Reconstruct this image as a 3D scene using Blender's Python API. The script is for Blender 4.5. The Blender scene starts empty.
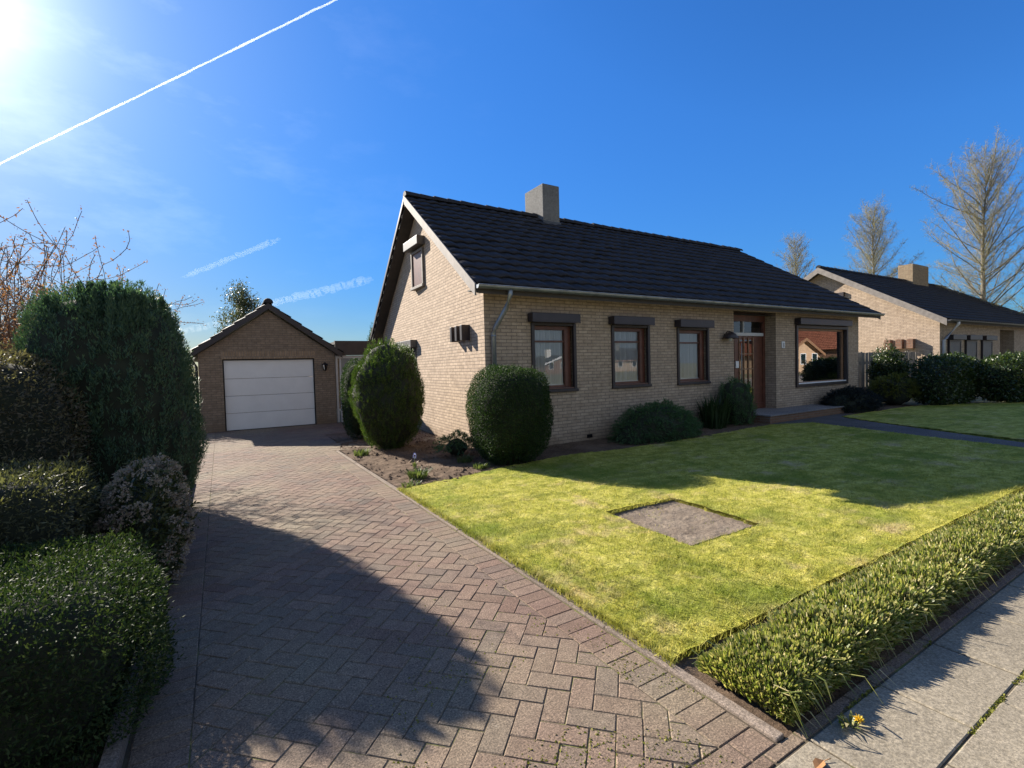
import bpy, bmesh, math, random
import numpy as np
from mathutils import Vector, Matrix, noise as mn

random.seed(7)
RNG = np.random.default_rng(11)
R = math.radians
S = bpy.context.scene
COL = S.collection

# ------------------------------------------------------------------ scene bookkeeping
def link(o):
    COL.objects.link(o)
    return o

def tag(o, label=None, cat=None, group=None, kind=None):
    if label: o['label'] = label
    if cat: o['category'] = cat
    if group: o['group'] = group
    if kind: o['kind'] = kind
    return o

def empty(name, loc=(0, 0, 0), rz=0.0):
    o = bpy.data.objects.new(name, None)
    o.empty_display_size = .2
    o.location = loc
    o.rotation_euler = (0, 0, rz)
    return link(o)

def put(o, parent):
    """parent keeping world coordinates of the mesh data (meshes are authored in world space)"""
    if parent is not None:
        o.parent = parent
        w = Matrix.Identity(4)
        p = parent
        while p is not None:
            w = p.matrix_basis @ w if p.matrix_parent_inverse == Matrix.Identity(4) else p.matrix_basis @ w
            p = p.parent
        o.location = (0, 0, 0)
        o.matrix_parent_inverse = Matrix.Identity(4)
        if w != Matrix.Identity(4):
            o.data.transform(w.inverted())
    return o

# ------------------------------------------------------------------ mesh builder
class MB:
    def __init__(s): s.v = []; s.f = []; s.u = []; s.sm = []
    def face(s, pts, uv=None, smooth=False):
        i = len(s.v)
        s.v.extend([tuple(p) for p in pts])
        s.f.append(tuple(range(i, i + len(pts))))
        s.u.append(uv); s.sm.append(smooth)
    def box(s, x0, y0, z0, x1, y1, z1):
        p = [(x0,y0,z0),(x1,y0,z0),(x1,y1,z0),(x0,y1,z0),(x0,y0,z1),(x1,y0,z1),(x1,y1,z1),(x0,y1,z1)]
        s.hexa(p)
    def hexa(s, p):
        for q in ((0,3,2,1),(4,5,6,7),(0,1,5,4),(1,2,6,5),(2,3,7,6),(3,0,4,7)):
            s.face([p[k] for k in q])
    def bbox(s, x0, y0, z0, x1, y1, z1, b=.008):
        """box with chamfered edges"""
        bm = bmesh.new()
        m = Matrix.Translation(((x0+x1)/2, (y0+y1)/2, (z0+z1)/2)) @ Matrix.Diagonal((abs(x1-x0), abs(y1-y0), abs(z1-z0), 1))
        bmesh.ops.create_cube(bm, size=1, matrix=m)
        b = min(b, .4*min(abs(x1-x0), abs(y1-y0), abs(z1-z0)))
        bmesh.ops.bevel(bm, geom=bm.edges[:], offset=b, segments=2, affect='EDGES', profile=.6)
        s.addbm(bm)
    def addbm(s, bm, smooth=False):
        for f in bm.faces: s.face([v.co[:] for v in f.verts], None, smooth)
        bm.free()
    def tube(s, pts, rad, n=8, caps=True, smooth=True):
        pts = [Vector(p) for p in pts]
        if not isinstance(rad, (list, tuple)): rad = [rad]*len(pts)
        rad = [float(q) for q in rad]
        rings = []
        for i, p in enumerate(pts):
            if i == 0: t = pts[1]-pts[0]
            elif i == len(pts)-1: t = pts[-1]-pts[-2]
            else: t = (pts[i+1]-p).normalized() + (p-pts[i-1]).normalized()
            t.normalize()
            a = Vector((0,0,1)) if abs(t.z) < .9 else Vector((1,0,0))
            x = t.cross(a).normalized(); y = t.cross(x)
            rings.append([p + rad[i]*(math.cos(2*math.pi*k/n)*x + math.sin(2*math.pi*k/n)*y) for k in range(n)])
        base = len(s.v)
        for r in rings: s.v.extend([tuple(q) for q in r])
        for i in range(len(rings)-1):
            for k in range(n):
                a = base+i*n+k; b = base+i*n+(k+1) % n
                s.f.append((a, b, b+n, a+n)); s.u.append(None); s.sm.append(smooth)
        if caps and n > 2:
            s.f.append(tuple(base+k for k in range(n))[::-1]); s.u.append(None); s.sm.append(False)
            s.f.append(tuple(base+(len(rings)-1)*n+k for k in range(n))); s.u.append(None); s.sm.append(False)
    def lathe(s, c, prof, n=16, smooth=True):
        base = len(s.v)
        for r, z in prof:
            for k in range(n):
                a = 2*math.pi*k/n
                s.v.append((c[0]+r*math.cos(a), c[1]+r*math.sin(a), c[2]+z))
        for i in range(len(prof)-1):
            for k in range(n):
                a = base+i*n+k; b = base+i*n+(k+1) % n
                s.f.append((a, b, b+n, a+n)); s.u.append(None); s.sm.append(smooth)
    def build(s, name, m, parent=None, local=False):
        me = bpy.data.meshes.new(name)
        me.from_pydata(s.v, [], s.f)
        uvl = me.uv_layers.new(name='UVMap')
        co = s.v
        data = np.zeros(len(me.loops)*2, dtype=np.float32)
        li = 0
        for fi, f in enumerate(s.f):
            uv = s.u[fi]
            if uv is None:
                a = Vector(co[f[0]]); nrm = Vector((0,0,0))
                for k in range(len(f)):
                    p = Vector(co[f[k]]); q = Vector(co[f[(k+1) % len(f)]])
                    nrm += Vector(((p.y-q.y)*(p.z+q.z), (p.z-q.z)*(p.x+q.x), (p.x-q.x)*(p.y+q.y)))
                ax = max(range(3), key=lambda k: abs(nrm[k]))
                for k in f:
                    p = co[k]
                    data[li:li+2] = (p[1], p[2]) if ax == 0 else ((p[0], p[2]) if ax == 1 else (p[0], p[1]))
                    li += 2
            else:
                for t in uv: data[li:li+2] = t; li += 2
        uvl.data.foreach_set('uv', data)
        me.polygons.foreach_set('use_smooth', np.array(s.sm, dtype=bool))
        if m: me.materials.append(m)
        me.update()
        o = link(bpy.data.objects.new(name, me))
        if local:
            if parent is not None: o.parent = parent
        else: put(o, parent)
        return o

def quads_object(name, V, m, parent=None, tri=False, smooth=False):
    """V: (n,k,3) array of separate k-gons -> one mesh"""
    V = np.asarray(V, dtype=np.float32)
    n, k = V.shape[0], V.shape[1]
    me = bpy.data.meshes.new(name)
    me.vertices.add(n*k); me.loops.add(n*k); me.polygons.add(n)
    me.vertices.foreach_set('co', V.reshape(-1))
    me.loops.foreach_set('vertex_index', np.arange(n*k, dtype=np.int32))
    me.polygons.foreach_set('loop_start', np.arange(0, n*k, k, dtype=np.int32))
    me.polygons.foreach_set('loop_total', np.full(n, k, dtype=np.int32))
    me.update(calc_edges=True)
    if m: me.materials.append(m)
    o = link(bpy.data.objects.new(name, me))
    return put(o, parent)

# ------------------------------------------------------------------ materials
def newmat(name):
    m = bpy.data.materials.new(name); m.use_nodes = True
    nt = m.node_tree; nt.nodes.clear()
    return m, nt

class NT:
    def __init__(s, nt): s.nt = nt
    def n(s, t, **kw):
        nd = s.nt.nodes.new(t)
        for k, v in kw.items():
            if k in ('operation','blend_type','data_type','noise_dimensions','feature','distance','wave_type','bands_direction','offset','offset_frequency','vector_type','interpolation_type'):
                setattr(nd, k, v)
            else:
                nd.inputs[k.replace('_', ' ')].default_value = v
        return nd
    def l(s, a, b): s.nt.links.new(a, b)
    def pos(s): return s.n('ShaderNodeNewGeometry').outputs['Position']
    def noise(s, vec, scale, detail=4, rough=.55):
        nd = s.n('ShaderNodeTexNoise', Scale=scale, Detail=detail, Roughness=rough)
        s.l(vec, nd.inputs['Vector']); return nd.outputs['Fac']
    def ramp(s, fac, stops, interp='LINEAR'):
        nd = s.nt.nodes.new('ShaderNodeValToRGB'); cr = nd.color_ramp; cr.interpolation = interp
        while len(cr.elements) < len(stops): cr.elements.new(.5)
        for e, (p, c) in zip(cr.elements, stops):
            e.position = p; e.color = (*c, 1) if len(c) == 3 else c
        s.l(fac, nd.inputs[0]); return nd.outputs[0]
    def mix(s, fac, a, b, mode='MIX'):
        nd = s.nt.nodes.new('ShaderNodeMix'); nd.data_type = 'RGBA'; nd.blend_type = mode
        for sock, v in ((nd.inputs[0], fac), (nd.inputs[6], a), (nd.inputs[7], b)):
            if hasattr(v, 'is_linked') or isinstance(v, bpy.types.NodeSocket): s.l(v, sock)
            elif isinstance(v, (int, float)): sock.default_value = v
            else: sock.default_value = (*v, 1)
        return nd.outputs[2]
    def math(s, op, a, b=None, clamp=False):
        nd = s.nt.nodes.new('ShaderNodeMath'); nd.operation = op; nd.use_clamp = clamp
        for sock, v in ((nd.inputs[0], a), (nd.inputs[1], b)):
            if v is None: continue
            if isinstance(v, bpy.types.NodeSocket): s.l(v, sock)
            else: sock.default_value = v
        return nd.outputs[0]
    def bump(s, h, strength=.3, dist=.01):
        nd = s.n('ShaderNodeBump', Strength=strength, Distance=dist); s.l(h, nd.inputs['Height']); return nd.outputs[0]
    def out(s, sh): 
        o = s.nt.nodes.new('ShaderNodeOutputMaterial'); s.l(sh, o.inputs[0])
    def pbr(s, col, rough=.6, normal=None, metal=0.0, spec=.5):
        p = s.nt.nodes.new('ShaderNodeBsdfPrincipled')
        if isinstance(col, bpy.types.NodeSocket): s.l(col, p.inputs['Base Color'])
        else: p.inputs['Base Color'].default_value = (*col, 1)
        if isinstance(rough, bpy.types.NodeSocket): s.l(rough, p.inputs['Roughness'])
        else: p.inputs['Roughness'].default_value = rough
        p.inputs['Metallic'].default_value = metal
        p.inputs['Specular IOR Level'].default_value = spec
        if normal is not None: s.l(normal, p.inputs['Normal'])
        return p.outputs[0]

def m_plain(name, c, rough=.5, metal=0., var=.15, scale=6., bump=0., spec=.5):
    m, nt = newmat(name); g = NT(nt)
    f = g.noise(g.pos(), scale, 5)
    c0 = tuple(x*(1-var) for x in c); c1 = tuple(min(1, x*(1+var)) for x in c)
    col = g.ramp(f, [(.3, c0), (.7, c1)])
    nrm = g.bump(g.noise(g.pos(), scale*12, 3), bump, .004) if bump else None
    g.out(g.pbr(col, rough, nrm, metal, spec)); return m

def m_brick(name, c1, c2, mortar, bw=.22, rh=.0625, stain=.25):
    m, nt = newmat(name); g = NT(nt)
    uv = g.n('ShaderNodeUVMap').outputs[0]
    b = g.n('ShaderNodeTexBrick', Scale=1.0, Mortar_Size=.008, Mortar_Smooth=.25, Bias=0.0, Brick_Width=bw, Row_Height=rh)
    b.offset = .5; b.inputs['Color1'].default_value = (*c1, 1); b.inputs['Color2'].default_value = (*c2, 1)
    b.inputs['Mortar'].default_value = (*mortar, 1)
    g.l(uv, b.inputs['Vector'])
    P = g.pos()
    big = g.noise(P, .9, 4); fine = g.noise(P, 60, 4, .7); mid = g.noise(P, 9, 3)
    col = g.mix(g.math('MULTIPLY', big, stain*1.2), b.outputs['Color'], tuple(x*.62 for x in c1))
    col = g.mix(.55, col, g.ramp(fine, [(.3, (.55,.55,.55)), (.7, (1.35,1.33,1.3))]), 'MULTIPLY')
    col = g.mix(.35, col, g.ramp(mid, [(.35, (.6,.58,.55)), (.65, (1.25,1.25,1.25))]), 'MULTIPLY')
    sp = g.n('ShaderNodeSeparateXYZ'); g.l(P, sp.inputs[0])
    wet = g.ramp(g.math('ADD', sp.outputs[2], g.math('MULTIPLY', g.noise(P, 1.7, 5, .65), .9)), [(.42, (1,1,1)), (.74, (0,0,0))])
    col = g.mix(g.math('MULTIPLY', wet, .5), col, (.17,.115,.07))
    h = g.math('ADD', g.math('MULTIPLY', g.math('SUBTRACT', 1.0, b.outputs['Fac']), 1.0), g.math('MULTIPLY', fine, .5))
    g.out(g.pbr(col, .9, g.bump(h, .55, .012), 0, .2)); return m

def m_leaf(name, cols, trans=.35, rough=.45, spec=.4, gloss=True):
    """per-leaf colour variation"""
    m, nt = newmat(name); g = NT(nt)
    geo = g.n('ShaderNodeNewGeometry')
    st = [(i/(len(cols)-1) if len(cols) > 1 else 0, c) for i, c in enumerate(cols)]
    col = g.ramp(geo.outputs['Random Per Island'], st)
    clump = g.noise(geo.outputs['Position'], 5.0, 3)
    col = g.mix(.6, col, g.ramp(clump, [(.3, (.6,.62,.6)), (.7, (1.3,1.28,1.2))]), 'MULTIPLY')
    p = g.pbr(col, rough, None, 0, spec)
    t = g.n('ShaderNodeBsdfTranslucent'); g.l(g.mix(1.0, col, (1.3,1.4,.7), 'MULTIPLY'), t.inputs[0])
    mx = g.n('ShaderNodeMixShader'); mx.inputs[0].default_value = trans
    g.l(p, mx.inputs[1]); g.l(t.outputs[0], mx.inputs[2]); g.out(mx.outputs[0]); return m

M = {}
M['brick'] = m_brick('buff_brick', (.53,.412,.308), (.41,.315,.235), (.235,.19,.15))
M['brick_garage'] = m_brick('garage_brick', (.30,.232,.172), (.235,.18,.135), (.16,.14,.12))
M['soldier'] = m_brick('soldier_brick', (.36,.265,.18), (.28,.205,.14), (.22,.19,.16), bw=.0625, rh=.22, stain=.1)
M['brick_red'] = m_brick('brown_brick', (.24,.13,.085), (.19,.10,.065), (.22,.19,.16))
def m_tile(name, c, rough=.7):
    m, nt = newmat(name); g = NT(nt)
    P = g.pos()
    geo = g.n('ShaderNodeNewGeometry')
    a = g.noise(P, 3.0, 5); b = g.noise(P, 45, 4, .7)
    col = g.ramp(a, [(.3, tuple(x*.7 for x in c)), (.7, tuple(x*1.4 for x in c))])
    lich = g.ramp(g.noise(P, 14, 6, .75), [(.66, (0,0,0)), (.72, (1,1,1))])
    col = g.mix(g.math('MULTIPLY', lich, .5), col, (.10,.10,.09))
    g.out(g.pbr(col, g.ramp(b, [(.3,(rough-.1,)*3),(.7,(rough+.15,)*3)]), g.bump(b, .35, .008), 0, .2)); return m
M['tile'] = m_tile('dark_roof_tile', (.027,.026,.029))
M['tile_n'] = m_tile('neighbour_roof_tile', (.022,.022,.025))
M['tile_or'] = m_tile('orange_roof_tile', (.21,.08,.048))
M['zinc'] = m_plain('zinc', (.30,.32,.34), .42, .75, .2, 5)
M['zinc_dark'] = m_plain('dark_gutter', (.06,.06,.065), .4, .3, .2, 5)
M['barge'] = m_plain('weathered_board', (.20,.175,.155), .75, 0, .22, 7, .2)
M['soffit'] = m_plain('brown_soffit', (.050,.042,.038), .7, 0, .2, 5, .1)
M['dkbrown'] = m_plain('dark_brown_paint', (.030,.022,.024), .45, 0, .2, 5)
M['shutter'] = m_plain('shutter_aluminium', (.034,.028,.036), .38, .15, .15, 5)
M['shutter_grey'] = m_plain('grey_shutter', (.10,.096,.095), .5, .1, .12, 5)
M['wood'] = m_plain('red_brown_wood', (.115,.040,.024), .42, 0, .3, 9, .05)
M['wood2'] = m_plain('warm_wood', (.26,.14,.075), .45, 0, .25, 9, .05)
M['white'] = m_plain('white_paint', (.74,.75,.76), .4, 0, .04, 3)
M['whitefr'] = m_plain('white_frame', (.55,.55,.55), .45, 0, .08, 4)
M['greyp'] = m_plain('grey_panel', (.24,.245,.25), .5, 0, .1, 4)
M['blackmetal'] = m_plain('black_metal', (.015,.014,.016), .4, .5, .2, 8)
M['fascia'] = m_plain('brown_fascia', (.060,.043,.036), .6, 0, .2, 4)
M['sill'] = m_plain('sill_tile', (.10,.045,.03), .4, 0, .25, 20)
M['room'] = m_plain('room_interior', (.07,.06,.055), .9, 0, .1, 2)
M['roof_felt'] = m_plain('roof_felt', (.05,.05,.05), .9, 0, .2, 3)
M['render'] = m_plain('white_render', (.72,.70,.66), .8, 0, .06, 2)
M['tanwall'] = m_plain('tan_wall', (.50,.34,.22), .85, 0, .15, 3)

def m_concrete(name, c, spots=True, scale=1.0, coarse=130, speck=.8):
    m, nt = newmat(name); g = NT(nt); P = g.pos()
    a = g.noise(P, 1.3*scale, 5); b = g.noise(P, coarse*scale, 4, .8); d = g.noise(P, 30*scale, 4, .7)
    col = g.ramp(a, [(.3, tuple(x*.72 for x in c)), (.7, tuple(x*1.2 for x in c))])
    col = g.mix(speck, col, g.ramp(b, [(.36, (.36,.35,.33)), (.5, (1,1,1)), (.64, (1.95,1.9,1.8))]), 'MULTIPLY')
    col = g.mix(.45, col, g.ramp(d, [(.35, (.65,.64,.6)), (.65, (1.3,1.3,1.3))]), 'MULTIPLY')
    if spots:
        v = g.n('ShaderNodeTexVoronoi', Scale=7.0); g.l(P, v.inputs['Vector'])
        f = g.ramp(v.outputs['Distance'], [(.13, (1,1,1)), (.17, (0,0,0))])
        keep = g.ramp(g.noise(P, 2.2, 2), [(.55, (0,0,0)), (.62, (1,1,1))])
        col = g.mix(g.math('MULTIPLY', g.math('MULTIPLY', f, keep), .5), col, (.55,.54,.50))
    g.out(g.pbr(col, .9, g.bump(g.math('ADD', b, d), .5, .004), 0, .2)); return m
M['chimney'] = m_concrete('chimney_render', (.148,.146,.143), False, .6)
M['slab'] = m_concrete('pavement_slab', (.235,.202,.152), coarse=85, speck=.5)
M['kerb'] = m_concrete('kerb_concrete', (.20,.160,.130), False)
M['step'] = m_concrete('porch_tile', (.20,.19,.19), False)

def m_paver():
    m, nt = newmat('clay_paver'); g = NT(nt); P = g.pos()
    geo = g.n('ShaderNodeNewGeometry')
    col = g.ramp(geo.outputs['Random Per Island'], [(0, (.135,.088,.068)), (.2, (.165,.118,.090)), (.4, (.130,.098,.080)), (.6, (.185,.128,.098)), (.8, (.150,.098,.078)), (1, (.120,.096,.080))])
    big = g.noise(P, .55, 4)
    col = g.mix(g.ramp(big, [(.42, (0,0,0)), (.62, (.65,.65,.65))]), col, (.200,.168,.115))
    b = g.noise(P, 120, 4, .85); d = g.noise(P, 22, 4, .7)
    col = g.mix(.95, col, g.ramp(b, [(.36, (.40,.39,.38)), (.5, (1,1,1)), (.64, (2.1,2.0,1.85))]), 'MULTIPLY')
    col = g.mix(.5, col, g.ramp(d, [(.35, (.68,.66,.64)), (.65, (1.28,1.28,1.26))]), 'MULTIPLY')
    lic = g.ramp(g.noise(P, 11, 5, .7), [(.66, (0,0,0)), (.72, (1,1,1))])
    col = g.mix(g.math('MULTIPLY', lic, .4), col, (.34,.32,.27))
    g.out(g.pbr(col, .88, g.bump(g.math('ADD', b, d), .5, .004), 0, .22)); return m
M['paver'] = m_paver()
def m_joint():
    m, nt = newmat('joint_sand'); g = NT(nt); P = g.pos()
    col = g.ramp(g.noise(P, 3.0, 5, .7), [(.40, (.075,.06,.045)), (.52, (.11,.09,.06)), (.62, (.13,.14,.04)), (.75, (.26,.24,.15))])
    g.out(g.pbr(col, .95, g.bump(g.noise(P, 90, 3), .6, .006), 0, .1)); return m
M['joint'] = m_joint()
def m_soil():
    m, nt = newmat('soil'); g = NT(nt); P = g.pos()
    a = g.noise(P, 2.0, 5); b = g.noise(P, 55, 5, .75)
    col = g.ramp(a, [(.3, (.085,.058,.040)), (.7, (.16,.115,.082))])
    col = g.mix(.8, col, g.ramp(b, [(.32, (.45,.44,.43)), (.5, (1,1,1)), (.68, (1.7,1.65,1.6))]), 'MULTIPLY')
    g.out(g.pbr(col, .95, g.bump(b, .8, .012), 0, .1)); return m
M['soil'] = m_soil()
def m_dirt():
    m, nt = newmat('bare_dirt'); g = NT(nt); P = g.pos()
    a = g.noise(P, 4.0, 6, .7); b = g.noise(P, 70, 5, .8)
    col = g.ramp(a, [(.3, (.15,.115,.085)), (.6, (.235,.19,.145)), (.75, (.20,.185,.075))])
    col = g.mix(.8, col, g.ramp(b, [(.32, (.45,.44,.43)), (.5, (1,1,1)), (.68, (1.6,1.55,1.5))]), 'MULTIPLY')
    g.out(g.pbr(col, .95, g.bump(b, .8, .012), 0, .1)); return m
M['dirt'] = m_dirt()
def lawn_col(g, P):
    a = g.noise(P, 1.7, 6, .70); b = g.noise(P, 6.0, 6, .72); c = g.noise(P, .8, 6, .66); e = g.noise(P, 26, 5, .75)
    mp = g.n('ShaderNodeMapping'); mp.inputs['Scale'].default_value = (.9, 3.2, 1); mp.inputs['Rotation'].default_value = (0, 0, R(12))
    g.l(P, mp.inputs['Vector'])
    st = g.noise(mp.outputs[0], 1.6, 4, .55)
    col = g.ramp(b, [(.30, (.19,.215,.03)), (.46, (.39,.37,.065)), (.60, (.53,.48,.12)), (.74, (.62,.54,.21))])
    col = g.mix(g.ramp(e, [(.36, (.65,.65,.65)), (.52, (0,0,0))]), col, (.15,.17,.025))
    col = g.mix(g.ramp(a, [(.54, (0,0,0)), (.68, (.85,.85,.85))]), col, (.50,.38,.20))
    col = g.mix(g.ramp(c, [(.50, (0,0,0)), (.62, (.7,.7,.7))]), col, (.145,.20,.022))
    col = g.mix(g.ramp(st, [(.36, (.6,.6,.6)), (.50, (0,0,0))]), col, (.19,.21,.035))
    return col
def m_lawn():
    m, nt = newmat('mossy_turf'); g = NT(nt); P = g.pos()
    col = lawn_col(g, P)
    d = g.noise(P, 55, 4, .8)
    col = g.mix(.7, col, g.ramp(d, [(.32, (.42,.42,.40)), (.5, (1,1,1)), (.68, (1.45,1.42,1.35))]), 'MULTIPLY')
    g.out(g.pbr(col, .95, g.bump(d, 1.0, .02), 0, .1)); return m
M['lawn'] = m_lawn()
def m_blade():
    m, nt = newmat('grass_blade'); g = NT(nt)
    geo = g.n('ShaderNodeNewGeometry')
    col = lawn_col(g, geo.outputs['Position'])
    col = g.mix(.8, col, g.ramp(geo.outputs['Random Per Island'], [(0, (.45,.55,.40)), (.5, (1.08,1.08,1.0)), (.85, (1.35,1.3,1.2)), (1, (1.75,1.6,1.7))]), 'MULTIPLY')
    p = g.pbr(col, .6, None, 0, .25)
    t = g.n('ShaderNodeBsdfTranslucent'); g.l(col, t.inputs[0])
    mx = g.n('ShaderNodeMixShader'); mx.inputs[0].default_value = .4
    g.l(p, mx.inputs[1]); g.l(t.outputs[0], mx.inputs[2]); g.out(mx.outputs[0]); return m
M['blade'] = m_blade()
M['asphalt'] = m_concrete('street_paving', (.30,.27,.24), False)
M['field'] = m_plain('rough_ground', (.20,.19,.10), .95, 0, .4, .6)
M['path'] = m_concrete('path_paver', (.105,.095,.09), False)

M['yew'] = m_leaf('yew_leaf', [(.014,.028,.011),(.024,.044,.015),(.038,.062,.020),(.075,.095,.036)], .25, .6, .16)
M['box'] = m_leaf('box_leaf', [(.012,.030,.010),(.022,.048,.014),(.034,.066,.020),(.055,.085,.028)], .25, .6, .16)
M['hedge_grey'] = m_leaf('greyish_hedge_leaf', [(.040,.044,.024),(.065,.068,.038),(.095,.098,.055),(.17,.16,.085)], .28, .55, .25)
M['hedge_brown'] = m_leaf('brownish_hedge_leaf', [(.060,.052,.036),(.095,.082,.056),(.135,.115,.080),(.20,.18,.10)], .28, .55, .25)
M['thuja'] = m_leaf('thuja_spray', [(.036,.080,.058),(.058,.115,.078),(.082,.145,.090),(.11,.17,.085)], .22, .5, .35)
M['conifer'] = m_leaf('golden_conifer_spray', [(.026,.060,.018),(.046,.090,.022),(.075,.125,.028),(.12,.15,.034)], .30, .5, .35)
M['juniper'] = m_leaf('juniper_spray', [(.05,.115,.05),(.08,.155,.065),(.12,.20,.085)], .25, .5, .3)
M['darkjun'] = m_leaf('blue_juniper_spray', [(.012,.018,.020),(.018,.026,.030),(.026,.036,.040)], .2, .55, .3)
M['golden'] = m_leaf('golden_spray', [(.10,.11,.02),(.15,.155,.03),(.21,.20,.045)], .3, .5, .3)
M['laurel'] = m_leaf('laurel_leaf', [(.014,.032,.010),(.026,.05,.014),(.045,.072,.018),(.09,.12,.03)], .25, .3, .6)
M['rhodo'] = m_leaf('shrub_leaf', [(.035,.048,.016),(.055,.066,.022),(.085,.085,.035)], .25, .4, .4)
M['dryflower'] = m_leaf('dry_flower', [(.24,.18,.155),(.33,.26,.225),(.42,.35,.31),(.36,.27,.25)], .35, .8, .1)
M['strap'] = m_leaf('strap_leaf', [(.05,.075,.022),(.14,.175,.045),(.20,.225,.06),(.29,.29,.09),(.40,.36,.15),(.52,.43,.25)], .38, .42, .45)
M['strapdark'] = m_leaf('strap_leaf_dark', [(.02,.045,.014),(.035,.06,.02)], .3, .4, .45)
M['palegreen'] = m_leaf('pale_leaf', [(.16,.17,.07),(.24,.25,.11),(.33,.32,.17)], .45, .5, .3)
M['olive'] = m_leaf('eucalyptus_leaf', [(.045,.055,.032),(.07,.08,.05),(.11,.115,.075)], .35, .45, .4)
M['bud'] = m_leaf('budding_leaf', [(.18,.17,.07),(.24,.22,.09),(.30,.26,.12)], .45, .6, .2)
M['redbud'] = m_leaf('red_bud', [(.16,.07,.055),(.24,.11,.085),(.30,.17,.13)], .4, .6, .2)
M['prunus'] = m_leaf('copper_leaf', [(.085,.045,.038),(.12,.065,.055),(.15,.09,.075)], .4, .7, .08)
M['bark'] = m_plain('bark', (.15,.115,.085), .9, 0, .3, 5, .4)
M['bark_green'] = m_plain('greenish_bark', (.21,.185,.145), .9, 0, .3, 4, .4)
M['dark_core'] = m_plain('dark_core_fill', (.020,.024,.012), .95, 0, .4, 9)
M['yellow'] = m_plain('yellow_petal', (.75,.50,.02), .6, 0, .1, 40)
M['bluefl'] = m_plain('pale_blue_petal', (.42,.45,.70), .6, 0, .1, 40)
M['deadleaf'] = m_plain('dead_leaf', (.33,.16,.06), .7, 0, .2, 60)
M['whitesign'] = m_plain('sign_enamel', (.70,.71,.73), .35, 0, .03, 10)
M['ink'] = m_plain('sign_ink', (.02,.022,.03), .5, 0, .1, 10)

def m_glass(name, tint=(.92,.94,.95), boost=1.0):
    m, nt = newmat(name); g = NT(nt)
    fr = g.n('ShaderNodeFresnel', IOR=1.75)
    tr = g.n('ShaderNodeBsdfTransparent'); tr.inputs[0].default_value = (*tint, 1)
    gl = g.n('ShaderNodeBsdfGlossy', Roughness=.0); gl.inputs[0].default_value = (.95,.97,1,1)
    mx = g.n('ShaderNodeMixShader')
    g.l(g.math('MULTIPLY', fr.outputs[0], boost, True), mx.inputs[0]); g.l(tr.outputs[0], mx.inputs[1]); g.l(gl.outputs[0], mx.inputs[2])
    g.out(mx.outputs[0]); return m
M['glass'] = m_glass('window_glass', boost=1.25)
M['glass_big'] = m_glass('picture_glass', (.55,.58,.6), boost=2.2)
M['glass_dark'] = m_glass('tinted_glass', (.10,.09,.09), 1.6)
M['frost'] = m_plain('frosted_glass', (.13,.15,.085), .25, 0, .2, 3)
def m_curtain():
    m, nt = newmat('net_curtain'); g = NT(nt)
    d = g.n('ShaderNodeBsdfDiffuse'); d.inputs[0].default_value = (.88,.90,.92,1)
    t = g.n('ShaderNodeBsdfTranslucent'); t.inputs[0].default_value = (.7,.72,.74,1)
    a = g.n('ShaderNodeAddShader'); 
    mx = g.n('ShaderNodeMixShader'); mx.inputs[0].default_value = .35
    g.l(d.outputs[0], mx.inputs[1]); g.l(t.outputs[0], mx.inputs[2])
    tr = g.n('ShaderNodeBsdfTransparent'); m2 = g.n('ShaderNodeMixShader'); m2.inputs[0].default_value = .04
    g.l(mx.outputs[0], m2.inputs[1]); g.l(tr.outputs[0], m2.inputs[2]); g.out(m2.outputs[0]); return m
M['curtain'] = m_curtain()
# ------------------------------------------------------------------ camera, sun, sky
def make_camera():
    y, p, r = R(31.0912), R(-1.98821), R(-1.54696)
    fw = Vector((math.sin(y)*math.cos(p), math.cos(y)*math.cos(p), math.sin(p)))
    rt = Vector((math.cos(y), -math.sin(y), 0)); up = rt.cross(fw)
    rt2 = math.cos(r)*rt + math.sin(r)*up; up2 = -math.sin(r)*rt + math.cos(r)*up
    cam = bpy.data.cameras.new('Camera'); cam.sensor_width = 36; cam.lens = 482.913/1024*36
    cam.clip_start = .05; cam.clip_end = 30000
    o = link(bpy.data.objects.new('Camera', cam))
    o.matrix_world = Matrix(((rt2.x, up2.x, -fw.x, 0), (rt2.y, up2.y, -fw.y, 0), (rt2.z, up2.z, -fw.z, 1.5), (0,0,0,1)))
    S.camera = o
make_camera()
SUN_AZ, SUN_EL = R(21.8), R(28.6)          # azimuth from +Y towards -X
sd = Vector((-math.sin(SUN_AZ)*math.cos(SUN_EL), math.cos(SUN_AZ)*math.cos(SUN_EL), math.sin(SUN_EL)))
sun = bpy.data.lights.new('Sun', 'SUN'); sun.energy = 5.0; sun.angle = R(.53); sun.color = (1.0, .92, .80)
so = link(bpy.data.objects.new('Sun', sun)); so.rotation_euler = (-sd).to_track_quat('-Z', 'Y').to_euler(); so.location = (0, 0, 30)
W = bpy.data.worlds.new('World'); S.world = W; W.use_nodes = True
wn = W.node_tree; wn.nodes.clear(); g = NT(wn)
sky = wn.nodes.new('ShaderNodeTexSky'); sky.sky_type = 'NISHITA'; sky.sun_disc = False
sky.sun_elevation = SUN_EL; sky.sun_rotation = -SUN_AZ
sky.altitude = 0; sky.air_density = 1.0; sky.dust_density = 0.3; sky.ozone_density = 3.0
bg = wn.nodes.new('ShaderNodeBackground'); bg.inputs[1].default_value = 0.066
wo = wn.nodes.new('ShaderNodeOutputWorld')
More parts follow.
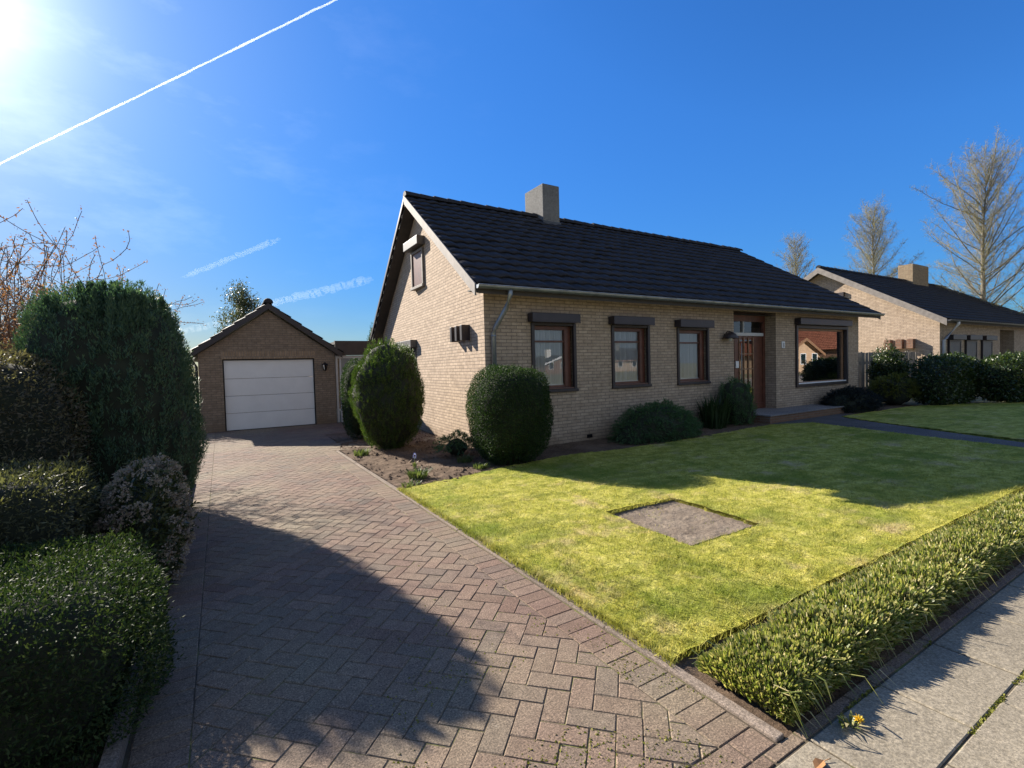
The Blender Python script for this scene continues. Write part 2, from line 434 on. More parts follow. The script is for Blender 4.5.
# clear deep blue ahead, glare round the sun, brighter unseen half behind the camera added as fill light
hs = wn.nodes.new('ShaderNodeHueSaturation'); hs.inputs['Saturation'].default_value = 1.13
bwn = wn.nodes.new('ShaderNodeRGBToBW'); wn.links.new(sky.outputs[0], bwn.inputs[0])
wn.links.new(sky.outputs[0], hs.inputs['Color'])
fac = wn.nodes.new('ShaderNodeMapRange'); fac.interpolation_type = 'SMOOTHSTEP'
fac.inputs[1].default_value = 4.0; fac.inputs[2].default_value = 13.0; wn.links.new(bwn.outputs[0], fac.inputs[0])
blue = g.mix(fac.outputs[0], (.35, .75, 1.18), (.86, .94, 1.06))
deep = g.mix(1.0, hs.outputs[0], blue, 'MULTIPLY')
soft = g.math('DIVIDE', 1.0, g.math('ADD', 1.0, g.math('MULTIPLY', g.math('MAXIMUM', g.math('SUBTRACT', bwn.outputs[0], 2.0), 0.0), .19)))
vs = wn.nodes.new('ShaderNodeVectorMath'); vs.operation = 'SCALE'; wn.links.new(deep, vs.inputs[0]); wn.links.new(soft, vs.inputs['Scale']); deep = vs.outputs[0]
tc = wn.nodes.new('ShaderNodeTexCoord')
dt = wn.nodes.new('ShaderNodeVectorMath'); dt.operation = 'DOT_PRODUCT'; dt.inputs[1].default_value = sd; wn.links.new(tc.outputs['Generated'], dt.inputs[0])
dpos = g.math('MAXIMUM', dt.outputs['Value'], 0.0)
aur = g.math('ADD', g.math('MULTIPLY', g.math('POWER', dpos, 120.0), 9.5), g.math('MULTIPLY', g.math('POWER', dpos, 16.0), 1.3))
ma = wn.nodes.new('ShaderNodeMapping'); ma.inputs['Scale'].default_value = (2.0, 2.0, 5.0); ma.inputs['Rotation'].default_value = (R(20), R(35), 0); wn.links.new(tc.outputs['Generated'], ma.inputs['Vector'])
cir = g.math('MULTIPLY', g.ramp(g.noise(ma.outputs[0], 2.2, 7, .62), [(.50, (0,0,0)), (.75, (1,1,1))]), g.math('MULTIPLY', g.math('POWER', dpos, 9.0), 1.4))
av = wn.nodes.new('ShaderNodeVectorMath'); av.operation = 'SCALE'; av.inputs[0].default_value = (1.0, .98, .94); wn.links.new(g.math('ADD', aur, cir), av.inputs['Scale'])
ad = wn.nodes.new('ShaderNodeVectorMath'); ad.operation = 'ADD'; wn.links.new(deep, ad.inputs[0]); wn.links.new(av.outputs[0], ad.inputs[1]); deep = ad.outputs[0]
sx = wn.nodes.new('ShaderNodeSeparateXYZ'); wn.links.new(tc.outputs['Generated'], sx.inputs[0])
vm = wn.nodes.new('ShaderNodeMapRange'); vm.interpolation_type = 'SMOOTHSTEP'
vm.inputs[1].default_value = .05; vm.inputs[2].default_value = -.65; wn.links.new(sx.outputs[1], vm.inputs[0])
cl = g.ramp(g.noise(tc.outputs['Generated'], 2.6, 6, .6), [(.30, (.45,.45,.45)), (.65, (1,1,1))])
fill_sky = g.mix(1.0, (2.9, 3.45, 4.2), cl, 'MULTIPLY')
final = g.mix(g.math('MULTIPLY', vm.outputs[0], .85), deep, fill_sky)
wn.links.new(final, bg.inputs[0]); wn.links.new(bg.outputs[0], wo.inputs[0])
S.view_settings.view_transform = 'Standard'; S.view_settings.look = 'None'
S.view_settings.exposure = 1.38; S.view_settings.gamma = 1.0
S.render.engine = 'CYCLES'

# ------------------------------------------------------------------ ground sheets
def poly_sheet(name, pts, z, m, kind='structure'):
    b = MB(); b.face([(x, y, z) for x, y in pts]); o = b.build(name, m); tag(o, kind=kind); return o

poly_sheet('ground', [(-900,-900),(900,-900),(900,900),(-900,900)], -.06, M['field'])
poly_sheet('road', [(-200,-9.5),(200,-9.5),(200,-1.2),(-200,-1.2)], -.05, M['asphalt'])
b = MB(); b.box(-200, -1.2, -.055, 200, -1.05, 0.0); b.box(-200, -9.65, -.055, 200, -9.5, .03); tag(b.build('kerb', M['kerb']), kind='structure')

# pavement of 0.6 x 0.39 m concrete slabs with open joints
poly_sheet('pavement_bed', [(-6,-1.05),(40,-1.05),(40,1.06),(-6,1.06)], -.0045, M['joint'])
b = MB(); rr = random.Random(3)
ys = [1.005, .675, .29, -.1, -.49, -.88]
for j in range(5):
    y1, y0 = ys[j], ys[j+1]; x = -6 + (.3 if j % 2 else 0)+.13
    while x < 30:
        dz = rr.uniform(-.002, .003); t = rr.uniform(-.002, .002)
        gp = .0045; e = .005
        X0, X1, Y0, Y1 = x+gp, x+.6-gp, y0+gp, y1-gp
        z = 0.0+dz
        top = [(X0+e,Y0+e,z+t),(X1-e,Y0+e,z-t),(X1-e,Y1-e,z-t),(X0+e,Y1-e,z+t)]
        low = [(X0,Y0,z-.004),(X1,Y0,z-.004),(X1,Y1,z-.004),(X0,Y1,z-.004)]
        bot = [(p[0],p[1],-.05) for p in low]
        b.face(top)
        for k in range(4):
            n = (k+1) % 4
            b.face([low[k],low[n],top[n],top[k]]); b.face([bot[k],bot[n],low[n],low[k]])
        x += .6
tag(b.build('pavement', M['slab']), kind='structure')

# ------------------------------------------------------------------ driveway of herringbone pavers
def clip(poly, rect):
    x0, y0, x1, y1 = rect
    for ax, lim, keep in ((0,x0,1),(0,x1,-1),(1,y0,1),(1,y1,-1)):
        out = []
        for i in range(len(poly)):
            a, c = poly[i], poly[(i+1) % len(poly)]
            ia, ic = (a[ax]-lim)*keep >= 0, (c[ax]-lim)*keep >= 0
            if ia: out.append(a)
            if ia != ic:
                t = (lim-a[ax])/(c[ax]-a[ax]); out.append((a[0]+t*(c[0]-a[0]), a[1]+t*(c[1]-a[1])))
        poly = out
        if len(poly) < 3: return []
    return poly
def area(p): return .5*abs(sum(p[i][0]*p[(i+1) % len(p)][1]-p[(i+1) % len(p)][0]*p[i][1] for i in range(len(p))))
def paver(b, poly, z0=0.0, h=.012, gap=.0020):
    if len(poly) < 3 or area(poly) < .0006: return
    cx = sum(p[0] for p in poly)/len(poly); cy = sum(p[1] for p in poly)/len(poly)
    def inset(d):
        o = []
        for x, y in poly:
            l = math.hypot(x-cx, y-cy) or 1; k = max(0, 1-d*1.35/l); o.append((cx+(x-cx)*k, cy+(y-cy)*k))
        return o
    dz = max(-.0014, min(.0014, random.gauss(0, .0007))); tx, ty = [max(-.010, min(.010, random.gauss(0, .005))) for _ in (0, 1)]
    P1 = inset(gap); P2 = inset(gap+.0046)
    z = lambda p, dd: z0+dz+tx*(p[0]-cx)+ty*(p[1]-cy)-dd
    top = [(x, y, z((x,y), 0)) for x, y in P2]; low = [(x, y, z((x,y), .0038)) for x, y in P1]
    bot = [(x, y, z0-.02) for x, y in P1]
    # smooth verts shared: build as one island
    i = len(b.v); n = len(poly)
    b.v.extend(top+low+bot)
    b.f.append(tuple(range(i, i+n))); b.u.append(None); b.sm.append(False)
    for k in range(n):
        q = (k+1) % n
        b.f.append((i+n+k, i+n+q, i+q, i+k)); b.u.append(None); b.sm.append(False)
        b.f.append((i+2*n+k, i+2*n+q, i+n+q, i+n+k)); b.u.append(None); b.sm.append(False)
def herring(b, rect, L=.212):
    w = L/2; c = math.cos(R(45)); 
    x0, y0, x1, y1 = rect
    ox, oy = .05, 0.02
    rad = max(x1-x0, y1-y0)*1.2+1; N = int(rad/w)+4
    mx, my = (x0+x1)/2, (y0+y1)/2
    def tr(px, py): return (-(px+py)*c*w+ox, (px-py)*c*w+oy)
    # lattice covering the rect: i*(1,1)+j*(2,-2)
    for i in range(int((-x1-.6)/(2*c*w))-1, int((-x0+.6)/(2*c*w))+2):
        for j in range(int((y0-.6)/(4*c*w))-1, int((y1+.6)/(4*c*w))+2):
            a, d = i+2*j, i-2*j
            for q in ([(a,d),(a+2,d),(a+2,d+1),(a,d+1)], [(a,d+1),(a+1,d+1),(a+1,d+3),(a,d+3)]):
                pl = clip([tr(*p) for p in q], rect)
                if pl: paver(b, pl)
b = MB()
herring(b, (-.165, 1.17, 1.60, 9.6)); herring(b, (-.165, 9.6, 4.05, 14.88)); herring(b, (-1.6, 7.6, -.165, 14.88))
def soldier_v(x0, x1, y0, y1, w=.106):
    y = y0
    while y < y1: 
        paver(b, [(x0,y),(x1,y),(x1,min(y+w,y1)),(x0,min(y+w,y1))]); y += w
soldier_v(1.60, 1.805, 1.17, 9.6); soldier_v(-.375, -.165, 1.17, 7.6)
x = -.375
while x < 1.80: paver(b, [(x,1.062),(min(x+.225,1.805),1.062),(min(x+.225,1.805),1.168),(x,1.168)]); x += .225
x = -6
herring(b, (-6, 1.062, -.375, 1.17)) if False else None
drv = b.build('driveway', M['paver']); tag(drv, kind='structure')
poly_sheet('driveway_bed', [(-1.65,1.05),(1.84,1.05),(1.84,9.6),(4.1,9.6),(4.1,14.9),(-1.65,14.9)], -.0040, M['joint'])
# thin concrete edgings either side
b = MB(); y = 1.062
while y < 9.5:
    dz = random.uniform(-.004,.004); b.bbox(1.812, y+.003, -.08, 1.866, min(y+.997, 9.55), .008+dz, .006); y += 1.0
y = 1.1
while y < 7.4:
    dz = random.uniform(-.004,.004); b.bbox(-.445, y+.003, -.08, -.388, y+.997, .075+dz, .008); y += 1.0
tag(b.build('edging_kerb', M['kerb']), kind='structure')
# brick strip along the pavement in front of the low border
b = MB(); x = -6
while x < 10.4: paver(b, [(x,1.01),(x+.2,1.01),(x+.2,1.058),(x,1.058)], .0); x += .203
tag(b.build('edging_strip', M['paver']), kind='structure')

# ------------------------------------------------------------------ soil, lawn
def inpoly(x, y, P):
    c = False; j = len(P)-1
    for i in range(len(P)):
        if (P[i][1] > y) != (P[j][1] > y) and x < (P[j][0]-P[i][0])*(y-P[i][1])/(P[j][1]-P[i][1])+P[i][0]: c = not c
        j = i
    return c
def grid_sheet(name, P, st, zf, m, hole=None, skirt=.06):
    x0 = min(p[0] for p in P); x1 = max(p[0] for p in P); y0 = min(p[1] for p in P); y1 = max(p[1] for p in P)
    nx = int(math.ceil((x1-x0)/st)); ny = int(math.ceil((y1-y0)/st)); idx = {}; V = []; F = []; cell = set()
    for i in range(nx):
        for j in range(ny):
            cx, cy = x0+(i+.5)*st, y0+(j+.5)*st
            if inpoly(cx, cy, P) and not (hole and inpoly(cx, cy, hole)): cell.add((i, j))
    def vid(i, j):
        if (i, j) not in idx:
            x, y = x0+i*st, y0+j*st; idx[i, j] = len(V); V.append((x, y, zf(x, y)))
        return idx[i, j]
    for i, j in cell: F.append((vid(i,j), vid(i+1,j), vid(i+1,j+1), vid(i,j+1)))
    if skirt:
        def low(i, j):
            k = vid(i, j); V.append((V[k][0], V[k][1], V[k][2]-skirt)); return k, len(V)-1
        for i, j in list(cell):
            for (di, dj, A, B) in ((-1,0,(i,j+1),(i,j)),(1,0,(i+1,j),(i+1,j+1)),(0,-1,(i,j),(i+1,j)),(0,1,(i+1,j+1),(i,j+1))):
                if (i+di, j+dj) not in cell:
                    a, al = low(*A); c, cl = low(*B); F.append((a, c, cl, al))
    me = bpy.data.meshes.new(name); me.from_pydata(V, [], F); me.materials.append(m)
    me.polygons.foreach_set('use_smooth', np.ones(len(F), dtype=bool)); me.update()
    return link(bpy.data.objects.new(name, me))
nz = lambda x, y, s, k=0.: mn.noise(Vector((x*s, y*s, k)))
LAWN = [(1.875,1.64),(10.55,1.64),(11.82,6.05),(10.7,6.42),(8.6,6.30),(7.2,6.20),(6.0,6.22),(4.85,6.38),(4.2,6.28),(3.5,6.16),(2.6,6.0),(1.875,5.85)]
PATCH = [(3.20,2.58),(4.13,2.56),(4.20,3.62),(3.26,3.66)]
lz = lambda x, y: .020 + .010*nz(x,y,1.3) + .008*nz(x,y,6,3) + .009*nz(x,y,17,5)
tag(grid_sheet('lawn', LAWN, .03, lz, M['lawn'], PATCH, .07), kind='structure')
tag(grid_sheet('bare_patch', [(3.1,2.48),(4.25,2.48),(4.3,3.72),(3.18,3.74)], .012, lambda x, y: -.012+.010*nz(x,y,7)+.006*nz(x,y,24,2)+.005*nz(x,y,60,5), M['dirt'], None, 0), kind='structure')
LAWN2 = [(11.15,1.2),(30,-1.0),(30,3.2),(21.5,4.55),(17.5,6.2),(13.6,6.25),(12.95,5.3)]
lz2 = lambda x, y: .02 + .012*nz(x,y,1.3) + .008*nz(x,y,5,3)
tag(grid_sheet('lawn', LAWN2, .12, lz2, M['lawn'], None, .07), kind='structure')
BED = [(1.87,5.7),(2.6,5.9),(3.5,6.05),(4.2,6.2),(4.85,6.3),(6.0,6.12),(7.2,6.1),(8.6,6.2),(10.7,6.3),(11.06,6.45),(11.06,7.43),(3.97,7.43),(4.25,12.2),(2.1,12.2),(2.05,10.2),(1.87,9.5)]
sz = lambda x, y: .0 + .022*nz(x,y,3.5) + .020*nz(x,y,11,4) + .012*abs(nz(x,y,28,9))
bed = grid_sheet('flower_bed', BED, .035, sz, M['soil'], None, .05); tag(bed, kind='structure')
tag(grid_sheet('flower_bed', [(13.9,6.2),(18.2,6.0),(18.6,8.2),(14.6,7.43),(14.6,7.1)], .08, sz, M['soil'], None, .05), kind='structure')
tag(grid_sheet('trench', [(1.87,1.065),(10.7,1.065),(10.7,1.66),(1.87,1.66)], .035, lambda x, y: -.015+.014*nz(x,y,6)+.012*nz(x,y,22,3), M['soil'], None, 0), kind='structure')
tag(grid_sheet('hedge_soil', [(-4,1.1),(-.446,1.1),(-.446,7.5),(-1.66,7.7),(-1.66,14.5),(-6,14.5)], .12, lambda x, y: .0+.02*nz(x,y,4)+.015*nz(x,y,13,2), M['soil'], None, 0), kind='structure')
# soil clods in the bed (part of the same stuff)
V = []
for i in range(1500):
    x, y = RNG.uniform(1.9, 4.4), RNG.uniform(5.75, 12)
    if not inpoly(x, y, BED): continue
    s_ = RNG.gamma(2.0, .006)+.004; z = sz(x, y)
    o_ = np.array([[1,0,0],[0,1,0],[-1,0,0],[0,-1,0],[0,0,.8],[0,0,-.6]])*s_*RNG.uniform(.6,1.3,(6,3))
    o_[:, :2] = o_[:, :2] @ np.array([[math.cos(i), -math.sin(i)],[math.sin(i), math.cos(i)]])
    for a, c in ((0,1),(1,2),(2,3),(3,0)):
        V.append(o_[[a,c,4]]+[x,y,z]); V.append(o_[[c,a,5]]+[x,y,z])
tag(quads_object('soil_clods', V, M['soil']), kind='stuff')
# front path
b = MB()
PATH = [(10.55,1.06),(11.12,1.10),(11.50,2.5),(12.95,5.3),(13.75,6.25),(14.5,6.35),(14.5,6.58),(11.06,6.58),(11.06,6.40),(11.80,6.05),(10.9,2.5)]
b.face([(x, y, .006) for x, y in PATH]); tag(b.build('front_path', M['path']), kind='structure')

# grass blades
def blades(name, P, hole, n, h0, h1, w, zfun, m=M['blade'], dens=None, lean=.6):
    x0 = min(p[0] for p in P); x1 = max(p[0] for p in P); y0 = min(p[1] for p in P); y1 = max(p[1] for p in P)
    xs = RNG.uniform(x0, x1, n); ysr = RNG.uniform(y0, y1, n)
    keep = [inpoly(a, c, P) and not (hole and inpoly(a, c, hole)) and (dens is None or random.random() < dens(a, c)) for a, c in zip(xs, ysr)]
    xs = xs[keep]; ysr = ysr[keep]; k = len(xs)
    zs = np.array([zfun(a, c) for a, c in zip(xs, ysr)])
    ang = RNG.uniform(0, 2*np.pi, k); h = RNG.uniform(h0, h1, k); th = RNG.uniform(0, 2*np.pi, k); ln = RNG.uniform(0, lean, k)*h
    dx = np.stack([np.cos(ang), np.sin(ang), 0*ang], 1)*(w*RNG.uniform(.6,1.3,k))[:, None]
    base = np.stack([xs, ysr, zs-.004], 1); tip = base+np.stack([np.cos(th)*ln, np.sin(th)*ln, h], 1)
    return tag(quads_object(name, np.stack([base-dx, base+dx, tip], 1), m), kind='stuff')
dn = lambda x, y: min(1, max(.12, 9.0/((x-.3)**2+y*y)))
clump = lambda x, y: dn(x, y)*(.45+.55*max(0, min(1, .5+1.4*nz(x, y, 3.0, 7))))
blades('grass', LAWN, PATCH, 430000, .012, .042, .0026, lz, dens=clump, lean=1.3)
# longer tufts leaning over the driveway edging and the rims
rim = [(1.83,1.6),(1.90,1.6),(1.90,5.9),(1.83,5.9)]
blades('edge_grass', rim, None, 3800, .02, .055, .0024, lambda x, y: .012, lean=1.4)
rim2 = [(1.9,1.60),(10.4,1.60),(10.4,1.70),(1.9,1.70)]
blades('edge_grass', rim2, None, 4500, .02, .05, .0025, lambda x, y: .012, lean=1.4)
for q_ in ([(3.18,2.54),(4.16,2.52),(4.16,2.58),(3.18,2.60)], [(3.16,2.56),(3.22,2.56),(3.29,3.67),(3.22,3.68)], [(4.10,2.56),(4.16,2.54),(4.23,3.64),(4.17,3.64)]):
    blades('edge_grass', q_, None, 520, .006, .022, .0022, lambda x, y: .008, lean=1.5)
blades('edge_grass', [(3.2,3.60),(4.2,3.57),(4.22,3.68),(3.2,3.70)], None, 900, .02, .05, .0025, lambda x, y: .012, lean=1.4)
blades('edge_grass', [(3.3,2.7),(4.05,2.68),(4.1,3.5),(3.38,3.52)], None, 900, .006, .022, .0022, lambda x, y: -.008, lean=1.5, dens=lambda x, y: max(0, nz(x, y, 4.5, 3)*2.2))
# moss and weeds in the paving joints
mm = []
for k in range(5200):
    if k < 3000: x, y = RNG.uniform(.5, 1.8), 1.06+abs(RNG.normal(0, .75))
    else: x, y = RNG.uniform(1.9, 3.6), RNG.choice([.675, 1.005, .29])+RNG.normal(0, .006)
    if nz(x, y, 2.5, 2) < .08: continue
    s_ = RNG.uniform(.003, .009); a = RNG.uniform(0, 6.28)
    d = np.array([math.cos(a), math.sin(a), 0])*s_; e = np.array([-d[1], d[0], 0]); p = np.array([x, y, -.001])
    mm.append([p-d, p+e*.6+[0,0,s_*.9], p+d])
M['moss'] = m_leaf('moss', [(.10,.13,.02),(.20,.20,.04),(.26,.24,.08)], .3, .8, .1)
tag(quads_object('joint_moss', mm, M['moss']), kind='stuff')
# ------------------------------------------------------------------ building helpers
def roof_slope(e0, e1, r0, r1, tile=.30, course=.335, amp=.022, lift=.032, seed=1):
    """pan-tiled slope between eave e0-e1 and ridge r0-r1 (all 3D)"""
    b = MB(); rr = random.Random(seed)
    e0, e1, r0, r1 = map(Vector, (e0, e1, r0, r1))
    nt = max(1, round((e1-e0).length/tile)); nc = max(1, round(((r0-e0).length)/course)); sub = 6
    nrm = (e1-e0).cross(r0-e0).normalized()
    if nrm.z < 0: nrm = -nrm
    prof = [0, .55, .95, 1.0, .7, .2]
    def P(s, t): return (e0.lerp(e1, s)).lerp(r0.lerp(r1, s), t)
    jit = [[(rr.gauss(0, .0035), rr.gauss(0, .003)) for _ in range(nt+1)] for _ in range(nc)]
    for c in range(nc):
        t0, t1 = c/nc, (c+1)/nc+.012
        base = len(b.v); n = nt*sub+1
        for row, (t, hh) in enumerate(((t0, lift-.022), (t0, lift), ((t0+t1)/2, lift*.55), (t1, .0))):
            for k in range(n):
                ti = min(nt, k//sub); j = jit[c][ti]
                h = amp*prof[k % sub] + hh + j[0]
                tt = t + (j[1]/course*.06 if row < 2 else 0)
                b.v.append(tuple(P(k/(n-1), tt)+nrm*h))
        for row in range(3):
            for k in range(n-1):
                a = base+row*n+k
                b.f.append((a, a+1, a+1+n, a+n)); b.u.append(None); b.sm.append(row > 0)
    return b
def ridge_caps(b, p0, p1, r=.115, L=.36, seed=2, n=7):
    rr = random.Random(seed); p0, p1 = Vector(p0), Vector(p1); d = p1-p0; k = max(1, round(d.length/L)); d.normalize()
    side = d.cross(Vector((0,0,1))).normalized()
    for i in range(k):
        a = p0+(p1-p0)*(i/k); c = p0+(p1-p0)*((i+1)/k)+d*.05
        dz = rr.gauss(0, .004)
        rings = []
        for q, ra in ((a, r), (a+d*.03, r+.012), (c, r-.008)):
            rings.append([q+side*(ra*math.cos(math.pi*j/n))+Vector((0,0,ra*math.sin(math.pi*j/n)-.03+dz)) for j in range(n+1)])
        for m_ in range(2):
            for j in range(n): b.face([rings[m_][j], rings[m_][j+1], rings[m_+1][j+1], rings[m_+1][j]], smooth=True)
        b.face(rings[0][::-1])
def slabq(b, a, c, d, e, th):
    """thick plate: quad a,c,d,e extruded downward (vertical) by th"""
    q = [Vector(p) for p in (a, c, d, e)]; lo = [p-Vector((0,0,th)) for p in q]
    b.hexa([lo[0], lo[1], lo[2], lo[3], q[0], q[1], q[2], q[3]])
def half_gutter(b, p0, p1, r=.06, n=8, th=.006):
    p0, p1 = Vector(p0), Vector(p1); d = (p1-p0).normalized(); s_ = d.cross(Vector((0,0,1))).normalized()
    def ring(p, ra): return [p+s_*(ra*math.cos(math.pi+math.pi*j/n))+Vector((0,0,ra*math.sin(math.pi+math.pi*j/n))) for j in range(n+1)]
    o0, o1, i0, i1 = ring(p0, r), ring(p1, r), ring(p0, r-th), ring(p1, r-th)
    for j in range(n):
        b.face([o0[j], o1[j], o1[j+1], o0[j+1]], smooth=True); b.face([i0[j], i0[j+1], i1[j+1], i1[j]], smooth=True)
    b.face(o0); b.face(o1[::-1])
    for R0, R1 in ((o0, o1), ):
        for j in (0, n):
            b.tube([R0[j], R1[j]], .010, 6)     # rolled bead
def wall_holes(b, y, x0, x1, z0, z1, holes, depth=.12, nrm=-1):
    """wall sheet in the plane Y=y with openings and their reveals"""
    xs = sorted({x0, x1, *[h[0] for h in holes], *[h[1] for h in holes]}); zs = sorted({z0, z1, *[h[2] for h in holes], *[h[3] for h in holes]})
    for i in range(len(xs)-1):
        for j in range(len(zs)-1):
            cx, cz = (xs[i]+xs[i+1])/2, (zs[j]+zs[j+1])/2
            if any(h[0] < cx < h[1] and h[2] < cz < h[3] for h in holes): continue
            b.face([(xs[i],y,zs[j]),(xs[i+1],y,zs[j]),(xs[i+1],y,zs[j+1]),(xs[i],y,zs[j+1])])
    for h in holes:
        dp = h[4] if len(h) > 4 else depth
        a, c, d, e = h[:4]; Y = y+dp
        b.face([(a,y,d),(a,Y,d),(a,Y,e),(a,y,e)]); b.face([(c,y,d),(c,y,e),(c,Y,e),(c,Y,d)])
        b.face([(a,y,e),(a,Y,e),(c,Y,e),(c,y,e)]); b.face([(a,y,d),(c,y,d),(c,Y,d),(a,Y,d)])
def frame_rect(b, x0, x1, z0, z1, y0, y1, w, bev=.006):
    b.bbox(x0, y0, z0, x0+w, y1, z1, bev); b.bbox(x1-w, y0, z0, x1, y1, z1, bev)
    b.bbox(x0+w-.001, y0+.001, z1-w, x1-w+.001, y1-.001, z1, bev); b.bbox(x0+w-.001, y0+.001, z0, x1-w+.001, y1-.001, z0+w, bev)
def curtain_mesh(b, x0, x1, z0, z1, y, pitch=.075, amp=.022, seed=1):
    rr = random.Random(seed); n = int((x1-x0)/.012); ph = rr.uniform(0, 6); cols = []
    for k in range(n+1):
        x = x0+(x1-x0)*k/n
        cols.append((x, y+amp*math.sin(2*math.pi*x/pitch+ph+1.3*math.sin(x*9))+.3*amp*math.sin(x*140)))
    zs = [z0, (z0+z1)/2, z1]
    for k in range(n):
        for j in range(2):
            w0 = 1.0 if j else 1.1
            b.face([(cols[k][0],cols[k][1],zs[j]),(cols[k+1][0],cols[k+1][1],zs[j]),(cols[k+1][0],cols[k+1][1],zs[j+1]),(cols[k][0],cols[k][1],zs[j+1])], smooth=True)
def window(house, x0, x1, z0, z1, y, seed=1, bar=True):
    """casement: dark guide-rail surround, wooden frame, pane, curtain, sill, shutter box"""
    b = MB(); w = .06
    b.bbox(x0-.005, y-.035, z0+.05, x0+w, y+.03, z1, .006); b.bbox(x1-w, y-.035, z0+.05, x1+.005, y+.03, z1, .006)
    b.bbox(x0-.01, y-.050, z0, x1+.03, y+.02, z0+.055, .008)
    b.bbox(x0+w-.002, y-.02, z1-.05, x1-w+.002, y+.03, z1+.001, .006)
    win = b.build('window', M['dkbrown'], house)
    b = MB(); frame_rect(b, x0+w, x1-w, z0+.056, z1-.05, y+.075, y+.15, .075)
    if bar: b.bbox(x0+w+.07, y+.085, z0+.056+.74*(z1-z0-.1), x1-w-.07, y+.14, z0+.056+.74*(z1-z0-.1)+.035, .005)
    b.bbox(x1-w-.155, y+.06, z0+.1, x1-w-.076, y+.14, z1-.1, .006)
    b.build('frame', M['wood'], win)
    b = MB(); b.face([(x0+w,y+.11,z0+.06),(x1-w,y+.11,z0+.06),(x1-w,y+.11,z1-.05),(x0+w,y+.11,z1-.05)]); b.build('pane', M['glass'], win)
    b = MB(); curtain_mesh(b, x0+w, x1-w, z0+.02, z1-.02, y+.142, pitch=.062, amp=.022, seed=seed); b.build('curtain', M['curtain'], win)
    b = MB(); b.bbox(x0+w, y-.02, z0+.056, x1-w, y+.10, z0+.085, .006); b.build('sill', M['sill'], win)
    b = MB(); b.bbox(x0+w+.05, y+.115, z0+.128, x1-w-.16, y+.16, z0+.155, .004); b.build('inner_sill', M['white'], win)
    b = MB(); b.bbox(x0-.075, y-.185, z1+.005, x1+.0, y-.004, z1+.165, .012); b.bbox(x0-.078, y-.189, z1-.004, x1+.003, y-.176, z1+.012, .003)
    b.build('shutter_box', M['shutter'], win)
    return win
def num_digit(b, x, z, y, s_):
    pass

# ------------------------------------------------------------------ the bungalow
H = empty('bungalow', (4.0, 7.45, 0))
tag(H, 'detached buff brick bungalow with dark tiled roof, brown windows and a recessed red-brown front door', 'house')
gx = lambda Y: 3.96+.066*(Y-7.45)          # gable wall line
vx = lambda Y: 3.62+.066*(Y-7.04)          # left verge line
rx = lambda Y: 17.86-.273*(min(Y, 11.1)-7.04)
EZ, RZ, RY, BY = 2.865, 5.58, 11.1, 15.6
sl = (RZ-EZ)/(RY-7.04); BZ = RZ-sl*(BY-RY)
XR = 17.36
WIN = [(4.93,5.96,1.0,2.315),(6.90,7.99,1.0,2.315),(8.88,9.98,.985,2.30)]
BIG = (13.74,16.60,.72,2.46)
DOOR = (10.97,12.80,.20,2.76,.42)
b = MB()
wall_holes(b, 7.45, gx(7.45), XR, -.1, 2.84, [(*w,.16) for w in WIN]+[(*BIG,.16), DOOR])
b.build('wall', M['brick'], H)
# gable wall (left), with the roof's slope for its top edge
b = MB()
def gz(Y): return (EZ+sl*(Y-7.04) if Y < RY else RZ-sl*(Y-RY))-.16
prof = [7.45, 9.2, RY, 13, 15.25]
for i in range(len(prof)-1):
    a, c = prof[i], prof[i+1]
    b.face([(gx(c),c,-.1),(gx(a),a,-.1),(gx(a),a,gz(a) if a > 7.5 else 2.84+.22),(gx(c),c,gz(c))])
b.build('gable_wall', M['brick'], H)
b = MB()
wxr = lambda Y: XR-.273*(min(Y, 11.1)-7.45)
for i in range(len(prof)-1):
    a, c = prof[i], prof[i+1]
    b.face([(wxr(a),a,-.1),(wxr(c),c,-.1),(wxr(c),c,gz(c)),(wxr(a),a,gz(a))])
b.build('gable_wall', M['brick'], H)
b = MB(); b.face([(gx(15.25),15.25,-.1),(wxr(15.25),15.25,-.1),(wxr(15.25),15.25,gz(15.25)),(gx(15.25),15.25,gz(15.25))]); b.build('wall', M['brick'], H)
b = MB(); b.face([(4.3,10.4,0),(16.5,10.4,0),(16.5,10.4,2.84),(4.3,10.4,2.84)]); b.face([(4.3,7.47,2.70),(16.6,7.47,2.70),(16.5,10.4,2.70),(4.3,10.4,2.70)])
b.face([(4.3,7.47,.15),(16.9,7.47,.15),(16.5,10.4,.15),(4.3,10.4,.15)]); b.build('interior', M['room'], H)
# roof
rb = roof_slope((vx(7.04),7.04,EZ), (rx(7.04),7.04,EZ), (vx(RY),RY,RZ), (rx(RY),RY,RZ))
rb2 = roof_slope((rx(BY),BY,BZ), (vx(BY),BY,BZ), (rx(RY),RY,RZ), (vx(RY),RY,RZ), seed=5)
o_ = len(rb.v); rb.v += rb2.v; rb.f += [tuple(i+o_ for i in f) for f in rb2.f]; rb.u += rb2.u; rb.sm += rb2.sm
roof = rb.build('roof', M['tile'], H)
b = MB(); ridge_caps(b, (vx(RY)-.01,RY,RZ+.03), (rx(RY)+.01,RY,RZ+.03)); b.build('ridge_tile', M['tile'], roof)
